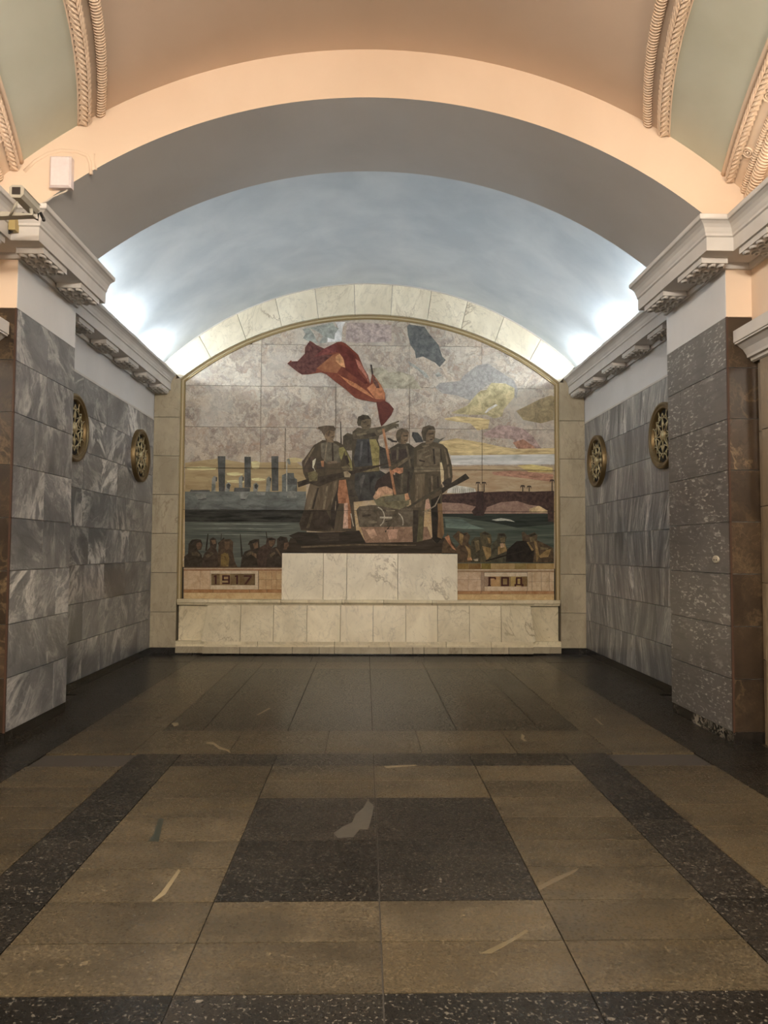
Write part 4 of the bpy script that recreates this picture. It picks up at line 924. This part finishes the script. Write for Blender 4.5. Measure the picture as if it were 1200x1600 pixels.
# ------------------------------------------------------------------ bronze medallions
def medallion(s, yc, zc, label):
    t = thing('bronze_medallion', (s*XW, yc, zc), label, 'medallion', 'bronze wall medallions')
    def W(a, b, d): return (s*(XW-d), yc+a, zc+b)
    def ringm(prof, m, name):
        n = 48; V = []; Fq = []; k = len(prof)
        for i in range(n):
            g = 2*math.pi*i/n
            for r, d in prof: V.append(W(r*math.cos(g), r*math.sin(g), d))
        for i in range(n):
            for j in range(k-1): Fq.append((i*k+j, ((i+1) % n)*k+j, ((i+1) % n)*k+j+1, i*k+j+1))
        return obj(name, mesh(name, V, Fq, True), t, m)
    ringm([(.36,0),(.36,.05),(.352,.06),(.328,.06),(.32,.05),(.312,.048),(.304,.05),(.296,.045),(.29,.006)], M_BRONZE, 'rim')
    n = 40; V = [W(.295*math.cos(2*math.pi*i/n), .295*math.sin(2*math.pi*i/n), .004) for i in range(n)]
    obj('back_plate', mesh('back_plate', V, [tuple(range(n))]), t, M_VOID)
    def bar(a0, r0, a1, r1, w=.0055, name='star_bar'):
        p = W(r0*math.cos(a0), r0*math.sin(a0), .032); q = W(r1*math.cos(a1), r1*math.sin(a1), .032)
        v, f = tube([p, q], w, 6); obj(name, mesh(name, v, f, True), t, M_BRONZE_HI)
    N = 16; d = 2*math.pi/N
    for k in range(N):
        g = k*d
        bar(g, .245, g+d/2, .195); bar(g, .245, g-d/2, .195)
    for k in range(8):
        g = k*math.pi/4
        bar(g, .19, g+math.pi/8, .11); bar(g, .19, g-math.pi/8, .11); bar(g+d, .245, g+d, .292, .006); bar(g, .05, g, .19, .007, 'petal')
    v, f = tube([W(.195*math.cos(2*math.pi*i/40), .195*math.sin(2*math.pi*i/40), .03) for i in range(40)], .007, 6, True); obj('inner_ring', mesh('inner_ring', v, f, True), t, M_BRONZE_HI)
    prof = [(.062,.01),(.062,.035),(.045,.048),(.02,.055),(.001,.057)]; ringm(prof, M_BRONZE_HI, 'boss')
medallion(-1, 10.40, 2.77, 'round bronze medallion with star grille on left grey wall, beside the mosaic')
medallion(-1, 8.02, 2.77, 'round bronze star medallion on left grey wall, half hidden by the pier')
medallion(1, 10.45, 2.75, 'round bronze medallion with star grille on right grey wall, beside the mosaic')
medallion(1, 8.08, 2.75, 'round bronze star medallion on right grey wall, half hidden by the pier')

# ------------------------------------------------------------------ fittings
q = [pw(x, y, YP0) for x, y in ((38,268),(55,252),(75,240),(97,235),(120,237),(136,243),(141,255),(142,272))]
v, f = tube([(x, YP0+.004, z) for x, z in q], .016, 8); obj('patched_channel', mesh('patched_channel', v, f, True), arch, M_PEACH)
q = [pw(x, y, YP0) for x, y in ((148,240),(148,252),(150,265))]
v, f = tube([(x, YP0+.004, z) for x, z in q], .009, 8); obj('patched_channel', mesh('patched_channel', v, f, True), arch, M_PEACH)
eb = thing('wall_box', (-2.483, YP0, 4.34), 'white plastic cable box on the peach arch', 'box')
MB().box((-2.566, YP0-.045, 4.34), (-2.402, YP0, 4.585)).build('back_box', M_PLASTIC, eb)
V = []
for d, y in ((0,-.045),(.0,-.055),(.014,-.072)):
    V += [(-2.570+d,YP0+y,4.336+d),(-2.402-d,YP0+y,4.336+d),(-2.402-d,YP0+y,4.589-d),(-2.570+d,YP0+y,4.589-d)]
Fq = [(8,9,10,11)]
for l in (0,4):
    for k in range(4): Fq.append((l+k, l+(k+1) % 4, l+4+(k+1) % 4, l+4+k))
obj('cover', mesh('cover', V, Fq), eb, M_PLASTIC)
v, f = tube([(-2.44,YP0-.02,4.345),(-2.45,YP0-.022,4.325),(-2.50,YP0-.016,4.305),(-2.56,YP0-.012,4.28),(-2.60,YP0-.01,4.25),(-2.64,YP0-.01,4.23)], .007, 6); obj('cable', mesh('cable', v, f, True), eb, M_CABLE)

sc_ = thing('security_camera', (-2.62, 5.2, 4.075), 'grey boxy security camera on a bracket above the left cornice', 'camera')
Yc = 4.95
cx, cz = pw(27, 300, Yc); hw_, hh = .045, .040
oc = [(-hw_,-.018),(-hw_,.026),(-.028,hh),(.028,hh),(hw_,.026),(hw_,-.018),(.026,-hh),(-.026,-hh)]
def extr(name, outline, y0, y1, m, sc0=1.0):
    n = len(outline); V = [(cx+x*sc0, y0, cz+z*sc0) for x,z in outline]+[(cx+x, y1, cz+z) for x,z in outline]
    obj(name, mesh(name, V, [tuple(range(n)), tuple(range(2*n-1,n-1,-1))]+[(i+n,(i+1) % n+n,(i+1) % n,i) for i in range(n)]), sc_, m)
extr('housing', oc, Yc, Yc+.24, M_CAMG)
extr('front_bezel', [(x*1.06, z*1.06) for x,z in oc], Yc-.012, Yc, M_CAMG)
MB().box((cx-.028,Yc-.016,cz-.022), (cx+.026,Yc-.011,cz+.026)).build('lens_window', M_DARKP, sc_)
extr('sunshield', [(-.05,.024),(-.031,.046),(.031,.046),(.05,.024),(.047,.022),(.029,.042),(-.029,.042),(-.047,.022)], Yc+.0, Yc+.25, M_CAMG)
v, f = tube([(cx+.02,Yc+.16,cz-.04),(cx+.03,Yc+.16,cz-.085)], .012, 8); obj('mount_joint', mesh('mount_joint', v, f, True), sc_, M_CAMG)
V = [(cx+.045,Yc+.13,cz-.095),(cx+.045,Yc+.19,cz-.095),(cx-.40,Yc+.19,cz-.12),(cx-.40,Yc+.13,cz-.12),(cx+.045,Yc+.13,cz-.085),(cx+.045,Yc+.19,cz-.085),(cx-.40,Yc+.19,cz-.06),(cx-.40,Yc+.13,cz-.06)]
obj('bracket_arm', mesh('bracket_arm', V, [(3,2,1,0),(4,5,6,7),(0,1,5,4),(1,2,6,5),(2,3,7,6),(3,0,4,7)]), sc_, M_CAMG)
v, f = tube([(cx+.05,Yc+.24,cz-.03),(cx+.07,Yc+.245,cz-.07),(cx+.075,Yc+.24,cz-.085)], .011, 8); obj('cable_gland', mesh('cable_gland', v, f, True), sc_, M_DARKP)
v, f = tube([(cx+.04,Yc+.23,cz-.04),(cx+.02,Yc+.28,cz-.065),(cx-.05,Yc+.2,cz-.05),(cx-.12,Yc+.18,cz-.09)], .006, 6); obj('cable', mesh('cable', v, f, True), sc_, M_DARKP)
v, f = tube([(cx-.02,Yc+.05,cz-.04),(cx-.10,Yc+.12,cz-.11)], .009, 6); obj('strut', mesh('strut', v, f, True), sc_, M_CAMG)

bx, bz = pw(17, 352, 5.66)
jx_ = thing('junction_box', (bx, 5.69, bz), 'small yellowed junction box with dark cables on the cornice below the security camera', 'box')
MB().box((bx-.005, 5.63, bz-.045), (bx+.045, 5.694, bz+.05)).build('case', M_BOX, jx_)
MB().box((bx-.01, 5.625, bz+.05), (bx+.05, 5.694, bz+.065)).build('lid', M_CAMG, jx_)
v, f = tube([(bx-.008,5.66,bz+.06),(bx-.04,5.65,bz+.02),(bx-.035,5.65,bz-.03),(bx-.012,5.66,bz-.06),(bx+.01,5.67,bz-.04)], .009, 6); obj('cable', mesh('cable', v, f, True), jx_, M_DARKP)
v, f = tube([(bx-.012,5.66,bz+.06),(bx-.022,5.65,bz-.0),(bx-.002,5.66,bz-.055)], .007, 6); obj('cable', mesh('cable', v, f, True), jx_, M_DARKP)

# pale repair plug on the right pier
def px_x(x, y, X):
    d = fw + ix*(x-600)/F_PX - iu*(y-800)/F_PX; t = (X-CAM.x)/d.x; return CAM+d*t
c = px_x(1119, 874, XP); rp_ = thing('wall_plug', (XP, c.y, c.z), 'pale oval plug with two dark holes on right pier marble', 'plug')
n = 20; V = []
for d, k in ((0,1),(.005,1),(.008,.8)): V += [(XP-d, c.y+.06*k*math.cos(2*math.pi*i/n), c.z+.032*k*math.sin(2*math.pi*i/n)) for i in range(n)]
Fq = [tuple(2*n+i for i in range(n))]
for l in (0,n):
    for i in range(n): Fq.append((l+i, l+(i+1) % n, l+n+(i+1) % n, l+n+i))
obj('plate', mesh('plate', V, Fq, True), rp_, plain('pale_putty', lin((178,168,150)), .6))
for k in (-1, 1):
    v, f = tube([(XP-.0075, c.y+k*.02, c.z-.004),(XP-.0095, c.y+k*.02, c.z-.004)], .007, 8); obj('hole', mesh('hole', v, f), rp_, M_DARKP)

# ------------------------------------------------------------------ lamps: tubes in the coves behind the cornices, fill lamps added out of view in the hall
def cove(s, x, y0, y1, z, em, label, group):
    c, st = em; key = 'lamp_%.2f_%.1f' % (c[2], st)
    m = bpy.data.materials.get(key) or emit(key, c, st)
    t = thing('cove_tube', (s*x, (y0+y1)/2, z-.03), label, 'light', group)
    v, f = tube([(s*x,y0,z),(s*x,y1,z)], .019, 8); obj('tube', mesh('tube', v, f, True), t, m)
    MB().box((s*x-.02,y0-.02,z-.03), (s*x+.02,y1+.02,z-.02)).build('tray', M_CAMG, t)
    for y in (y0-.02, y1): MB().box((s*x-.015,y,z-.02), (s*x+.015,y+.02,z+.015)).build('socket', M_CAMG, t)
for s, nm in ((-1,'left'),(1,'right')):
    for i, (a, b) in enumerate(((7.35,8.25),(8.62,9.52),(9.92,10.82))):
        cove(s, XW-.115, a, b, 4.122, APSE_TUBE, 'cool white tube in the cove above the %s grey wall, %s' % (nm, ('next to the pier','middle of three','next to the mosaic')[i]), 'apse cove tubes')
    for i in range(9):
        a = 5.55-.12-1.1*(i+1)-.12*i
        cove(s, XH-.15, a, a+1.1, 4.125, HALL_TUBE_L if s < 0 else HALL_TUBE_R, 'warm tube in the %s hall cornice cove, %s from the pier' % (nm, ('first','second','third','fourth','fifth','sixth','seventh','eighth','ninth')[i]), 'hall cove tubes')
M_OPAL = emit('lamp_opal', FILL_LAMP[0], FILL_LAMP[1])
for i, y in enumerate((1.2, -1.2, -3.6, -6.0)):
    t = thing('pendant_lamp', (0, y, 5.55), 'opal globe pendant lamp under a metal reflector, %s along the hall' % ('first','second','third','fourth')[i], 'lamp', 'hall pendant lamps')
    n = 32; V = [(0,y,4.05)]; K = 8; Fq = []
    for q in range(1, K+1):
        g = q/K*math.pi/2*1.06
        V += [(.25*math.sin(g)*math.cos(2*math.pi*k/n), y+.25*math.sin(g)*math.sin(2*math.pi*k/n), 4.30-.25*math.cos(g)) for k in range(n)]
    for k in range(n): Fq.append((0, 1+(k+1) % n, 1+k))
    for q in range(K-1):
        for k in range(n): Fq.append((1+q*n+k, 1+q*n+(k+1) % n, 1+(q+1)*n+(k+1) % n, 1+(q+1)*n+k))
    obj('globe', mesh('globe', V, Fq, True), t, M_OPAL)
    v, f = tube([(0,y,4.315),(0,y,4.34),(0,y,4.42)], [.40,.38,.05], 32); obj('reflector', mesh('reflector', v, f), t, M_CAMG)
    v, f = tube([(0,y,4.42),(0,y,5.5)], .015, 8); obj('rod', mesh('rod', v, f, True), t, M_GILT)
    v, f = tube([(0,y,5.47),(0,y,5.55)], [.06,.09], 16); obj('rose', mesh('rose', v, f), t, M_GILT)
